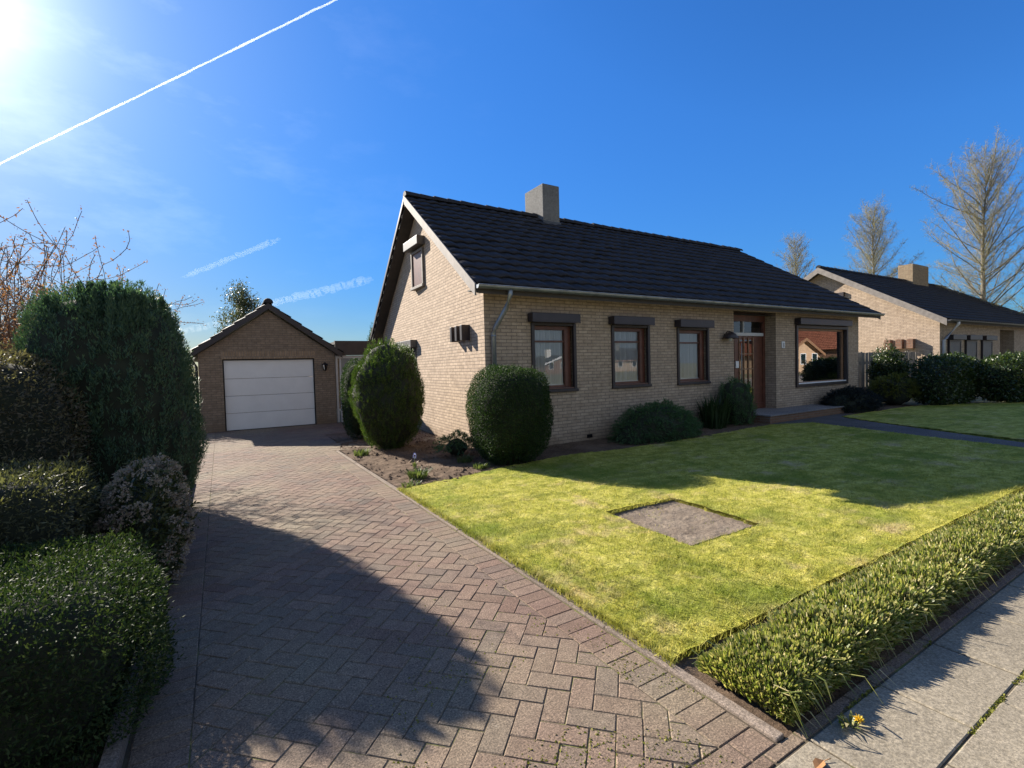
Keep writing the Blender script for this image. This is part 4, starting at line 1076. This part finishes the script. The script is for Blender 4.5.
def bush(name, label, cat, c, rad, e, n, L, Wd, m, seed, amp=.06, egg=0., freq=5., depth=.16, style='leaf', group=None, core=.86, mats=None, stray=.03):
    """clipped or natural shrub: leaf shell spread through the outer crown, stems and a dark light-blocking core inside"""
    rng = np.random.default_rng(seed); lump = Lump(seed, freq=freq); lump2 = Lump(seed+99, freq=freq*3.2)
    T = empty(name, (c[0], c[1], 0)); tag(T, label, cat, group)
    C = np.array(c, dtype=float)
    comb = lambda d: lump(d)+.45*lump2(d)
    if style == 'leaf':
        p, nr = shell(n, rad, e, rng, comb, amp, egg)
        sc = 1-depth*rng.uniform(0, 1, n)**1.6 + (rng.uniform(0, 1, n) < stray)*rng.uniform(0, .05, n)
        p = p*sc[:, None]
        ax = unit(nr*.75+rng.normal(size=(n, 3))*.75+[0, 0, .25]); fn = unit(nr+rng.normal(size=(n, 3))*.9)
        V = leaf_quads(p+C, ax, fn, L, Wd, rng)
        ns = int(90*(rad[0]+rad[1])); q, nq = shell(ns, rad, e, rng, comb, amp, egg, low=-.2); k = 9
        dq = unit(nq+rng.normal(size=(ns, 3))*.45+[0, 0, .5]); ln = rng.uniform(.02, .10, ns)*(L/.03)**.5
        idx = np.repeat(np.arange(ns), k); t = np.tile(np.linspace(0, 1, k), ns)
        ps = q[idx]+dq[idx]*(ln[idx]*t)[:, None]; ax = unit(dq[idx]+rng.normal(size=(len(idx), 3))*.8)
        V = np.concatenate([V, leaf_quads(ps+C, ax, unit(rng.normal(size=(len(idx), 3))), L*.9, Wd*.9, rng)])
    elif style == 'spray':
        # vertical plumes of flattened sprays
        npl = max(10, n//26); q, nr = shell(npl, rad, e, rng, comb, amp, egg)
        q = q*(1-depth*rng.uniform(0, 1, npl)**1.7)[:, None]
        idx = np.repeat(np.arange(npl), 26); k = len(idx)
        hh = L*3.6*(.7+.6*rng.uniform(size=npl))[idx]
        t = rng.uniform(-.5, .5, k); ring = unit(rng.normal(size=(k, 3))*[1, 1, .25])
        outw = unit(nr*[1, 1, .15]+1e-6)[idx]
        pos = q[idx]+np.stack([0*t, 0*t, t*hh], 1)+ring*(L*.75*(1-1.3*np.abs(t)))[:, None]*.8+outw*(t*.25*L)[:, None]
        ax = unit(np.array([0, 0, 1.0])+ring*.55+outw*.35+rng.normal(size=(k, 3))*.28); fn = unit(ring+outw+rng.normal(size=(k, 3))*.5)
        V = leaf_quads(pos+C, ax, fn, L, Wd, rng)
    elif style == 'flat':
        npl = max(10, n//24); q, nr = shell(npl, rad, e, rng, comb, amp, egg, low=-.2)
        q = q*(1-depth*rng.uniform(0, 1, npl)**1.7)[:, None]
        idx = np.repeat(np.arange(npl), 24); k = len(idx)
        out = unit(nr*[1, 1, .35]+[0, 0, .12]+rng.normal(size=(npl, 3))*.25)[idx]; t = rng.uniform(0, 1, k)
        pos = q[idx]+out*(t*L*3.2)[:, None]-np.stack([0*t, 0*t, t*t*L*1.1], 1)+rng.normal(size=(k, 3))*L*.28*[1, 1, .5]
        V = leaf_quads(pos+C, unit(out+rng.normal(size=(k, 3))*.5), unit(np.array([0, 0, 1.])+rng.normal(size=(k, 3))*.4), L, Wd, rng)
    V = V[V[:, :, 2].min(1) > -.01]
    quads_object('foliage', V, m, T)
    core_mesh('branches', C, rad, e, lump, amp, egg, M['dark_core'], T, core if style == 'leaf' else core*1.07)  # dark solid, no real branches, added inside the leaves to block light
    b = MB()
    for k in range(5):
        a = rng.uniform(0, 6.28); r0 = .12*min(rad[0], rad[1])
        b.tube([(c[0]+r0*math.cos(a), c[1]+r0*math.sin(a), -.05), (c[0]+.4*rad[0]*math.cos(a), c[1]+.4*rad[1]*math.sin(a), c[2]*.8)], [.02, .012], 6)
    b.build('stem', M['bark'], T)
    return T

# left side of the driveway
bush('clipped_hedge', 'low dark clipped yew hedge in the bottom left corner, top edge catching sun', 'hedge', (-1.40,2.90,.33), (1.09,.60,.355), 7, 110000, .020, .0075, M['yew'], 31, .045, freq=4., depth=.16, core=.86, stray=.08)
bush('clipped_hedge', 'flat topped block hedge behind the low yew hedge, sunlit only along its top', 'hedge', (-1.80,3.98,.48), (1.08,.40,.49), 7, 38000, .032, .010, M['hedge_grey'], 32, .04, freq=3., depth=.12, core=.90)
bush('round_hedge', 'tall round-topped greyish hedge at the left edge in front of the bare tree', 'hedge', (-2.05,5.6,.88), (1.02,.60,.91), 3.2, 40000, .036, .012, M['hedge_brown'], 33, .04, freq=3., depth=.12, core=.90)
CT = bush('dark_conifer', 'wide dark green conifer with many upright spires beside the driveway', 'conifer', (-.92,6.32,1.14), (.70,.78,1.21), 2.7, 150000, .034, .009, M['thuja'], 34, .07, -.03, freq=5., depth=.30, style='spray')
# shrub covered in dry flower heads
# upright spires that make the conifer's ragged top
rng = np.random.default_rng(340); SP = []
for k in range(62):
    a = rng.uniform(0, 6.28); r = math.sqrt(rng.uniform(0, 1))*.50; x0, y0 = -.90+r*math.cos(a), 6.30+r*math.sin(a)*1.3
    zt = 2.48-.85*r*r-rng.uniform(0, .10); hh = rng.uniform(.30, .46); n_ = 900; t = rng.uniform(0, 1, n_)**.8
    rr_ = .070*(1-t)**.75; th = rng.uniform(0, 6.28, n_); q_ = np.sqrt(rng.uniform(.1, 1, n_))
    pos = np.stack([x0+rr_*q_*np.cos(th), y0+rr_*q_*np.sin(th), zt-hh+t*hh], 1); o2 = np.stack([np.cos(th), np.sin(th), 0*th], 1)
    SP.append(leaf_quads(pos, unit(o2*.5+[0, 0, 1.0]+rng.normal(size=(n_, 3))*.25), unit(o2+rng.normal(size=(n_, 3))*.5), .034, .009, rng))
quads_object('spires', np.concatenate(SP), M['thuja'], CT)
FL = bush('flowering_shrub', 'shrub covered in faded pinkish dry flower heads between hedge and driveway', 'shrub', (-.50,4.45,.40), (.21,.58,.42), 2.4, 7000, .045, .017, M['rhodo'], 36, .12, freq=6., depth=.4, core=.72)
rng = np.random.default_rng(5); q, nr = shell(260, (.23,.61,.45), 2.4, rng, Lump(36, freq=6.), .12, 0, low=-.6)
VV = []
for c0, n0 in zip(q, nr):
    r0 = rng.uniform(.026, .042); k = 46; d = unit(rng.normal(size=(k, 3))+n0*.5)
    pos = c0+np.array([-.50,4.45,.40])+d*r0*rng.uniform(.5, 1, (k, 1))
    VV.append(leaf_quads(pos, unit(d+rng.normal(size=(k, 3))*.6), unit(rng.normal(size=(k, 3))), .016, .013, rng))
quads_object('flower_heads', np.concatenate(VV), M['dryflower'], FL)['kind'] = 'stuff'
# in front of the house
bush('clipped_shrub', 'dark round clipped shrub in front of the bungalow corner', 'shrub', (3.90,6.56,.76), (.62,.62,.77), 2.7, 62000, .023, .011, M['box'], 41, .045, .03, freq=4.5, depth=.16, core=.86, stray=.08)
bush('golden_conifer', 'tall egg shaped yellow-green conifer standing in the bed by the driveway', 'conifer', (2.78,9.25,.98), (.66,.66,1.03), 2.15, 100000, .028, .009, M['conifer'], 42, .085, .04, freq=7.5, depth=.24, style='spray')
bush('clipped_shrub', 'narrow dark shrub half hidden behind the yellow-green conifer', 'shrub', (2.60,10.95,.86), (.34,.38,.88), 2.6, 16000, .032, .012, M['box'], 43, .05, 0, freq=4., depth=.15)
bush('spreading_juniper', 'low feathery green juniper mound under the middle windows', 'juniper', (7.45,6.78,.10), (1.08,.52,.58), 2.0, 60000, .030, .0075, M['juniper'], 44, .10, freq=6., depth=.28, style='flat', core=.86)
bush('upright_shrub', 'dark rounded shrub beside the porch step', 'shrub', (10.42,7.02,.50), (.42,.36,.56), 2.3, 12000, .040, .010, M['juniper'], 45, .12, 0, freq=6., depth=.25, style='spray', core=.8)
bush('spreading_juniper', 'very dark low juniper under the big picture window', 'juniper', (15.3,6.75,.16), (1.05,.55,.46), 2.0, 34000, .038, .010, M['darkjun'], 46, .08, freq=6., depth=.25, style='flat', core=.86)
bush('golden_shrub', 'rounded yellowish shrub at the right end of the flower bed', 'shrub', (18.0,6.75,.42), (.60,.55,.46), 2.2, 13000, .050, .014, M['golden'], 47, .10, freq=6., depth=.3, style='flat', core=.82)
bush('dark_shrub', 'dark holly-like shrub standing before the grey fence', 'shrub', (19.35,7.4,.9), (.55,.5,.86), 2.1, 9000, .065, .034, M['laurel'], 48, .16, 0, freq=6., depth=.4, core=.75)
bush('laurel_hedge', 'dark end of the laurel hedge beyond the lawn, in full shade', 'hedge', (19.6,5.95,.72), (1.55,.55,.75), 3.6, 15000, .075, .034, M['laurel'], 49, .06, freq=5., depth=.2)
bush('laurel_hedge', 'laurel hedge with sunlit top at the right edge, continuing out of view', 'hedge', (22.6,4.9,.70), (2.6,.62,.74), 4.0, 30000, .075, .034, M['laurel'], 50, .05, freq=7., depth=.2)
bush('garden_shrub', 'pale green leafy bush glimpsed left of the garage', 'shrub', (-1.75,17.5,1.2), (.95,.9,1.3), 2.2, 20000, .075, .034, M['palegreen'], 51, .14, freq=6., depth=.5, core=.5)
bush('small_conifer', 'small dark green shrub at the foot of the sunlit gable wall', 'shrub', (3.42,7.55,.16), (.30,.26,.22), 2.1, 5000, .035, .010, M['juniper'], 52, .14, freq=6., depth=.35, style='flat', core=.55)

def strap_clump(name, label, cat, c, n, h, w, spread, m, seed, group=None, lean=.5):
    rng = np.random.default_rng(seed); T = empty(name, (c[0], c[1], 0)); tag(T, label, cat, group)
    a = rng.uniform(0, 2*np.pi, n); r = np.sqrt(rng.uniform(0, 1, n))*spread
    base = np.stack([c[0]+r*np.cos(a), c[1]+r*np.sin(a), np.full(n, c[2])], 1)
    hh = h*rng.uniform(.5, 1.1, n); ln = lean*hh*rng.uniform(.2, 1.2, n); b2 = a+rng.normal(0, .8, n)
    out = np.stack([np.cos(b2), np.sin(b2), 0*a], 1); side = np.stack([-np.sin(b2), np.cos(b2), 0*a], 1)*(w*rng.uniform(.6, 1.2, n))[:, None]
    mid = base+out*(ln*.4)[:, None]+np.stack([0*a, 0*a, hh*.62], 1); tip = base+out*ln[:, None]+np.stack([0*a, 0*a, hh*rng.uniform(.75, 1.0, n)], 1)
    V = np.concatenate([np.stack([base-side*.7, base+side*.7, mid+side, mid-side], 1), np.stack([mid-side, mid+side, tip+side*.1, tip-side*.1], 1)])
    quads_object('leaves', V, m, T); return T
strap_clump('spiky_plant', 'dark plant of upright pointed leaves left of the porch shrub', 'plant', (9.55,7.0,0), 260, .78, .016, .26, M['strapdark'], 61, lean=.35)
tl = [((2.10,8.75,0), 'small leafy tuft at the far end of the soil bed', .13, 120), ((2.28,6.35,0), 'grey-green tuft at the near edge of the soil bed', .16, 170), ((3.30,7.0,0), 'small bright tuft left of the round clipped shrub', .12, 90), ((3.28,6.38,0), 'low grey tuft where lawn meets soil bed', .10, 110), ((2.05,5.98,0), 'tiny green tuft at the corner of lawn and driveway', .08, 60)]
M['tuft'] = m_leaf('tuft_leaf', [(.06,.09,.035),(.10,.13,.05),(.16,.18,.08)], .35, .5, .3)
for (c0, lb, h0, n0) in tl: strap_clump('bedding_plant', lb, 'plant', c0, n0, h0, .008, .12, M['tuft'], int(c0[0]*100), 'small plants in the soil bed', .9)
HY = strap_clump('hyacinth', 'single pale blue hyacinth flowering in the soil bed', 'flower', (2.52,7.15,0), 16, .10, .008, .03, M['tuft'], 71, None, .5)
b = MB(); b.tube([(2.52,7.15,0),(2.52,7.15,.16)], .006, 6); b.build('stalk', M['tuft'], HY)
rng = np.random.default_rng(6); k = 130; d = unit(rng.normal(size=(k, 3))); pos = np.array([2.52,7.15,.17])+d*[.014,.014,.035]
quads_object('flower', leaf_quads(pos, d, unit(rng.normal(size=(k, 3))), .015, .008, rng), M['bluefl'], HY)

# low border of strap-leaved plants along the pavement
def border():
    rng = np.random.default_rng(77); T = empty('low_border', (6.1, 1.3, 0)); tag(T, 'low border of bushy green strap-leaved plants along the pavement edge', 'border plants')
    X0, X1, Y0, Y1 = 1.93, 10.4, 1.09, 1.50
    n = 84000
    # density falls with distance
    x = X0+(X1-X0)*rng.uniform(0, 1, n)**1.7; v = rng.uniform(0, 1, n)
    y = Y0+(Y1-Y0)*v
    hump = np.sqrt(np.maximum(0, 1-np.abs(2*v-1)**3.0)); endr = np.clip((x-X0)/.16, .05, 1)**.5
    top = (.168+.020*np.sin(x*7.3)+.016*np.sin(x*17+1)+.020*np.sin(x*4.1+2)+.012*np.sin(x*31+y*20))*(.30+.70*hump)*(.35+.65*endr)
    fr = rng.uniform(0, 1, n)**.55; zb = top*fr*.82
    outd = np.stack([rng.normal(0, .35, n)-(1-endr)*.8, (2*v-1)*1.0*np.abs(2*v-1)+rng.normal(0, .30, n), 0*x], 1)
    up = .55+1.0*fr*hump
    ax = unit(outd*.55+np.stack([0*x, 0*x, up], 1))
    h = rng.uniform(.018, .048, n); w = rng.uniform(.0034, .0075, n)
    side = unit(np.cross(ax, rng.normal(size=(n, 3))))*w[:, None]
    base = np.stack([x, y, zb], 1); droop = np.stack([0*x, 0*x, -h*.22*(1-hump)], 1)
    mid = base+ax*(h*.55)[:, None]; tip = base+ax*h[:, None]+droop+outd*(h*.12)[:, None]
    tipw = side*rng.uniform(.25, .7, n)[:, None]
    V = np.concatenate([np.stack([base-side*.6, base+side*.6, mid+side, mid-side], 1), np.stack([mid-side, mid+side, tip+tipw, tip-tipw], 1)])
    quads_object('leaves', V, M['strap'], T)
    # long arching leaves spilling over the edges
    n = 330; x = X0+(X1-X0)*rng.uniform(0, 1, n)**1.4; s_ = np.where(rng.uniform(size=n) < .62, -1, 1); y = np.where(s_ < 0, Y0+.03, Y1-.02)+rng.normal(0, .02, n)
    z = rng.uniform(.01, .13, n); L_ = rng.uniform(.08, .19, n); out = unit(np.stack([rng.normal(0, .55, n), s_*1.0+0*x, 0*x], 1)); w = rng.uniform(.002, .0045, n)[:, None]
    side = np.stack([-out[:, 1], out[:, 0], 0*x], 1)*w
    p0 = np.stack([x, y, z], 1); p1 = p0+out*(L_*.45)[:, None]+np.stack([0*x, 0*x, L_*.12], 1); p2 = p0+out*(L_*.8)[:, None]; p2[:, 2] = np.maximum(.004, z-L_*.35)
    V = np.concatenate([np.stack([p0-side, p0+side, p1+side, p1-side], 1), np.stack([p1-side, p1+side, p2+side*.2, p2-side*.2], 1)])
    quads_object('arching_leaves', V, M['strap'], T)
    # dark body of stems and soil
    b = MB(); st = np.linspace(X0+.05, X1, 60)
    prof = [(-.17,.0),(-.15,.045),(-.10,.07),(0,.075),(.10,.07),(.15,.045),(.17,.0)]
    for i in range(59):
        for k in range(6):
            f0 = .45+.55*min(1, (st[i]-X0)/.2); f1 = .45+.55*min(1, (st[i+1]-X0)/.2)
            b.face([(st[i],1.295+prof[k][0],prof[k][1]*f0),(st[i+1],1.295+prof[k][0],prof[k][1]*f1),(st[i+1],1.295+prof[k+1][0],prof[k+1][1]*f1),(st[i],1.295+prof[k+1][0],prof[k+1][1]*f0)], smooth=True)
    b.build('stems', M['dark_core'], T)
border()
# dandelion, fallen leaf, weed in the slab joint
D_ = strap_clump('dandelion', 'yellow dandelion growing between pavement slab and border', 'flower', (2.14,.955,0), 22, .045, .008, .03, M['strap'], 81, None, 1.6)
rng = np.random.default_rng(8); k = 150; d = unit(rng.normal(size=(k, 3))*[1, 1, .35]+[0, 0, .25])
quads_object('flower', leaf_quads(np.array([2.165,.93,.03])+d*.004, d, unit(rng.normal(size=(k, 3))), .014, .0045, rng), M['yellow'], D_)
b = MB(); xx = [(-.03,0),(-.012,.018),(.012,.02),(.035,.002),(.012,-.016),(-.012,-.015)]
c0 = (1.83,.915); fz = [.004,.012,.014,.006,.013,.010]
for k in range(6):
    a, c_ = xx[k], xx[(k+1) % 6]; b.face([(c0[0],c0[1],.006),(c0[0]+a[0],c0[1]+a[1],fz[k]),(c0[0]+c_[0],c0[1]+c_[1],fz[(k+1) % 6])])
b.tube([(c0[0]+.03,c0[1],.006),(c0[0]+.06,c0[1]-.01,.010)], .0015, 5)
tag(b.build('fallen_leaf', M['deadleaf']), 'curled orange-brown leaf lying on the pavement slab near the driveway corner', 'leaf')

# ------------------------------------------------------------------ trees
def tubes_fast(segs, sides=3):
    """segs: list of (p0, p1, r0, r1) -> quads (n*sides,4,3)"""
    A = np.array([s_[0] for s_ in segs]); B_ = np.array([s_[1] for s_ in segs]); ra = np.array([s_[2] for s_ in segs])[:, None]; rb = np.array([s_[3] for s_ in segs])[:, None]
    d = unit(B_-A); ref = np.where(np.abs(d[:, 2:3]) < .9, np.array([[0, 0, 1.]]), np.array([[1., 0, 0]])); x = unit(np.cross(d, ref)); y = np.cross(d, x); Q = []
    for k in range(sides):
        a0, a1 = 2*math.pi*k/sides, 2*math.pi*(k+1)/sides
        e0 = x*math.cos(a0)+y*math.sin(a0); e1 = x*math.cos(a1)+y*math.sin(a1)
        Q.append(np.stack([A+e0*ra, A+e1*ra, B_+e1*rb, B_+e0*rb], 1))
    return np.concatenate(Q)
def leader_tree(label, az, D, height, half, seed, group, bud=True, lowest=.18):
    """tall bare tree with one straight leader and ascending side branches"""
    rng = np.random.default_rng(seed); bx, by = D*math.sin(R(az)), D*math.cos(R(az)); T = empty('bare_tree', (bx, by, 0)); tag(T, label, 'tree', group)
    b = MB(); zs = np.linspace(0, height, 14); wob = rng.normal(0, .03, (14, 2)).cumsum(0)
    b.tube([(bx+wob[i, 0], by+wob[i, 1], z) for i, z in enumerate(zs)], [max(.012, 0.0155*height*(1-z/height)**.9) for z in zs], 8); b.build('trunk', M['bark_green'], T)
    segs = []; buds = []
    n = int(height*8)
    for i in range(n):
        f = lowest+(1-lowest)*((i+.5)/n)**.9; z = f*height; a = i*2.4+rng.normal(0, .3)
        prof_ = max(.05, 1-(max(0, f-.42)/.60)**2.0)**.5*(.80+.20*min(1, (f-lowest)/.15+.3)); L_ = half*prof_*rng.uniform(.45, 1.15)+.40
        j = min(13, f*13); w0 = wob[int(j)]
        p = np.array([bx+w0[0], by+w0[1], z]); el = R(24+34*f+rng.normal(0, 6)); dirv = np.array([math.cos(a)*math.cos(el), math.sin(a)*math.cos(el), math.sin(el)])
        m_ = max(3, int(L_/.35)); r = .007+.008*L_
        for s_ in range(m_):
            dirv = unit(dirv+rng.normal(0, .07, 3)+np.array([0, 0, .035])); q = p+dirv*L_/m_; r2 = max(.006, r*(1-.85*(s_+1)/m_)); segs.append((p, q, max(.006, r*(1-.85*s_/m_)), r2))
            for t in range(6):
                k = rng.uniform(); sp = p+(q-p)*k; sd_ = unit(dirv*.7+rng.normal(0, .55, 3)+[0, 0, .22]); sl = rng.uniform(.35, 1.0)*(.4+.6*(1-s_/m_))*min(1, L_/1.2)
                e_ = sp+sd_*sl; segs.append((sp, e_, .0040, .0022)); 
                for u in range(3):
                    g_ = sp+sd_*sl*rng.uniform(.2, .95); h_ = g_+unit(sd_*.6+rng.normal(0, .6, 3)+[0, 0, .2])*sl*rng.uniform(.3, .6); segs.append((g_, h_, .0024, .0016))
                    if bud: buds += [h_, g_]
                buds.append(e_)
            p = q
    quads_object('branches', tubes_fast(segs), M['bark_green'], T)
    P_ = np.array(buds); P_ = np.repeat(P_, 2, 0)+rng.normal(0, .03, (len(P_)*2, 3)); k = len(P_)
    quads_object('buds', leaf_quads(P_, unit(rng.normal(size=(k, 3))), unit(rng.normal(size=(k, 3))), .036, .020, rng), M['bud'], T)
    return T
GT = 'tall bare trees behind the neighbour'
leader_tree('smallest bare tree, rising above the right end of the bungalow roof', 61.7, 52, 12.1, 2.5, 91, GT)
leader_tree('middle bare tree behind the neighbouring roof, left of its chimney', 68.0, 47, 12.3, 3.3, 92, GT)
leader_tree('tallest bare tree, at the far right beyond the chimney', 75.4, 40, 12.4, 4.2, 93, GT)
leader_tree('bare tree crown cut off by the right edge of the view', 80.5, 44, 10.5, 3.0, 94, GT)

def spreading_tree(name, label, base, height, spread, seed, m_leaf_, n0=7, leafsize=.05, leafn=3, bark='bark', lev=4, trunk_h=.25):
    rng = np.random.default_rng(seed); T = empty(name, (base[0], base[1], 0)); tag(T, label, 'tree'); segs = []; lv = []
    b = MB(); th = trunk_h*height; b.tube([(base[0], base[1], -.05), (base[0]+.03, base[1], th*.5), (base[0], base[1]+.02, th+.1)], [.09*height/4, .075*height/4, .06*height/4], 8); b.build('trunk', M[bark], T)
    def grow(p, d, L_, r, l):
        m_ = 5
        for s_ in range(m_):
            d = unit(d+rng.normal(0, .13, 3)+[0, 0, .05]); q = p+d*L_/m_; segs.append((p, q, max(r, .005), max(r*.84, .004))); r *= .84
            if l < lev and s_ >= 1:
                for c_ in range(2 if l < 2 else 1):
                    grow(q, unit(d+rng.normal(0, .62, 3)), L_*rng.uniform(.42, .66), r*.66, l+1)
            if l >= 2:
                for c_ in range(leafn): lv.append(q+rng.normal(0, .02, 3))
            p = q
    for k in range(n0):
        a = 2*math.pi*k/n0+rng.normal(0, .2); el = R(rng.uniform(38, 72)); grow(np.array([base[0], base[1], th]), np.array([math.cos(a)*math.cos(el)*spread, math.sin(a)*math.cos(el)*spread, math.sin(el)]), (height-th)*.80, .030*height/4, 1)
    quads_object('branches', tubes_fast(segs), M[bark], T)
    P_ = np.array(lv); k = len(P_); quads_object('crown', leaf_quads(P_, unit(rng.normal(size=(k, 3))), unit(rng.normal(size=(k, 3))), leafsize, leafsize*.55, rng), m_leaf_, T)
    return T
spreading_tree('cherry_tree', 'bare budding cherry tree rising behind the dark conifer', (-2.6, 9.4), 2.95, .95, 101, M['redbud'], 24, .034, 4, lev=3)
spreading_tree('copper_tree', 'copper leaved tree cut by the left edge of the view', (-3.6, 10.6), 2.75, .9, 102, M['prunus'], 10, .036, 3, lev=3)
bush('leafless_hedge', 'brownish twiggy hedge behind the round-topped hedge', 'hedge', (-3.1,7.6,1.0), (1.1,.6,1.05), 2.6, 12000, .045, .013, m_leaf('brown_twig', [(.08,.05,.035),(.12,.075,.055),(.09,.08,.045)], .25, .6, .2), 103, .14, freq=6., depth=.4, core=.6)
def airy_tree(name, label, c, rad, height, n, m, seed, L=.12, Wd=.05):
    rng = np.random.default_rng(seed); T = empty(name, (c[0], c[1], 0)); tag(T, label, 'tree')
    b = MB(); b.tube([(c[0], c[1], 0), (c[0]+.1, c[1], height*.5), (c[0], c[1], height*.95)], [.12, .08, .015], 7); b.build('trunk', M['bark'], T)
    cl = []; segs = []
    for i in range(46):
        f = rng.uniform(.38, 1.0); z = height*f; r = rad*(1-((f-.55)/.5)**2*.75 if f > .55 else .9)*rng.uniform(.2, 1); a = rng.uniform(0, 6.28); p = np.array([c[0]+r*math.cos(a), c[1]+r*math.sin(a), z]); cl.append(p)
        segs.append((np.array([c[0], c[1], z-.5*r-.1]), p, .03, .008))
    quads_object('branches', tubes_fast(segs), M['bark'], T)
    idx = rng.integers(0, len(cl), n); P_ = np.array(cl)[idx]+rng.normal(0, 1, (n, 3))*[.20, .20, .24]
    quads_object('crown', leaf_quads(P_, unit(rng.normal(size=(n, 3))+[0, 0, -.5]), unit(rng.normal(size=(n, 3))), L, Wd, rng), m, T); return T
airy_tree('garden_tree', 'airy grey-green tree top rising behind the garage roof', (1.15, 29.5), 1.15, 6.25, 9500, M['olive'], 111)
bush('distant_conifer', 'tip of a small dark conifer seen between garage link and bungalow roof', 'conifer', (8.0, 29.0, 2.0), (.75,.75,2.35), 1.6, 5000, .12, .035, M['thuja'], 112, .12, -.2, freq=6., style='spray')

# ------------------------------------------------------------------ contrails and thin cloud, high in the air
def ray_dir(az, el): return Vector((math.sin(R(az))*math.cos(R(el)), math.cos(R(az))*math.cos(R(el)), math.sin(R(el))))
def m_cloud(name, dens, aniso=.55):
    m, nt = newmat(name); g = NT(nt)
    v = g.n('ShaderNodeVolumeScatter', Density=dens, Anisotropy=aniso); v.inputs[0].default_value = (1, 1, 1, 1)
    o = nt.nodes.new('ShaderNodeOutputMaterial'); g.l(v.outputs[0], o.inputs['Volume']); return m
def contrail(label, a0, a1, dist, r0, r1, m, seed, soft=True):
    rng = np.random.default_rng(seed); p0, p1 = ray_dir(*a0)*dist, ray_dir(*a1)*dist
    n = 260; b = MB()
    w_ = lambda i, k: mn.noise(Vector((i*k, seed*7.1, 0)))
    pts = [p0.lerp(p1, i/n)+Vector((w_(i, .11), w_(i+500, .11), w_(i+900, .11)))*r0*.5 for i in range(n+1)]
    b.tube(pts, [(r0+(r1-r0)*i/n)*(.95+.22*w_(i, .05))*(min(1, (i+1)/30)*min(1, (n-i+1)/30) if soft else 1)**.6 for i in range(n+1)], 14); o = b.build('contrail', m); tag(o, label, 'contrail'); return o

M['trail'] = m_cloud('ice_cloud', .011); M['trail_thin'] = m_cloud('thin_ice_cloud', .0005)
contrail('long bright white contrail rising diagonally across the upper left sky', (-18.1, 14.2), (17.4, 37.5), 8000, 9, 13, M['trail'], 1, False)
contrail('faint short contrail left of the bungalow gable, above the others', (-2.9, 9.5), (6.2, 14.1), 8000, 34, 46, M['trail_thin'], 2)
contrail('pale contrail just above the garage ridge on its right', (3.6, 7.0), (15.6, 10.4), 8000, 55, 75, M['trail_thin'], 3)
contrail('pale contrail meeting the left slope of the garage roof', (-4.0, 4.1), (2.6, 5.9), 8000, 45, 50, M['trail_thin'], 4)
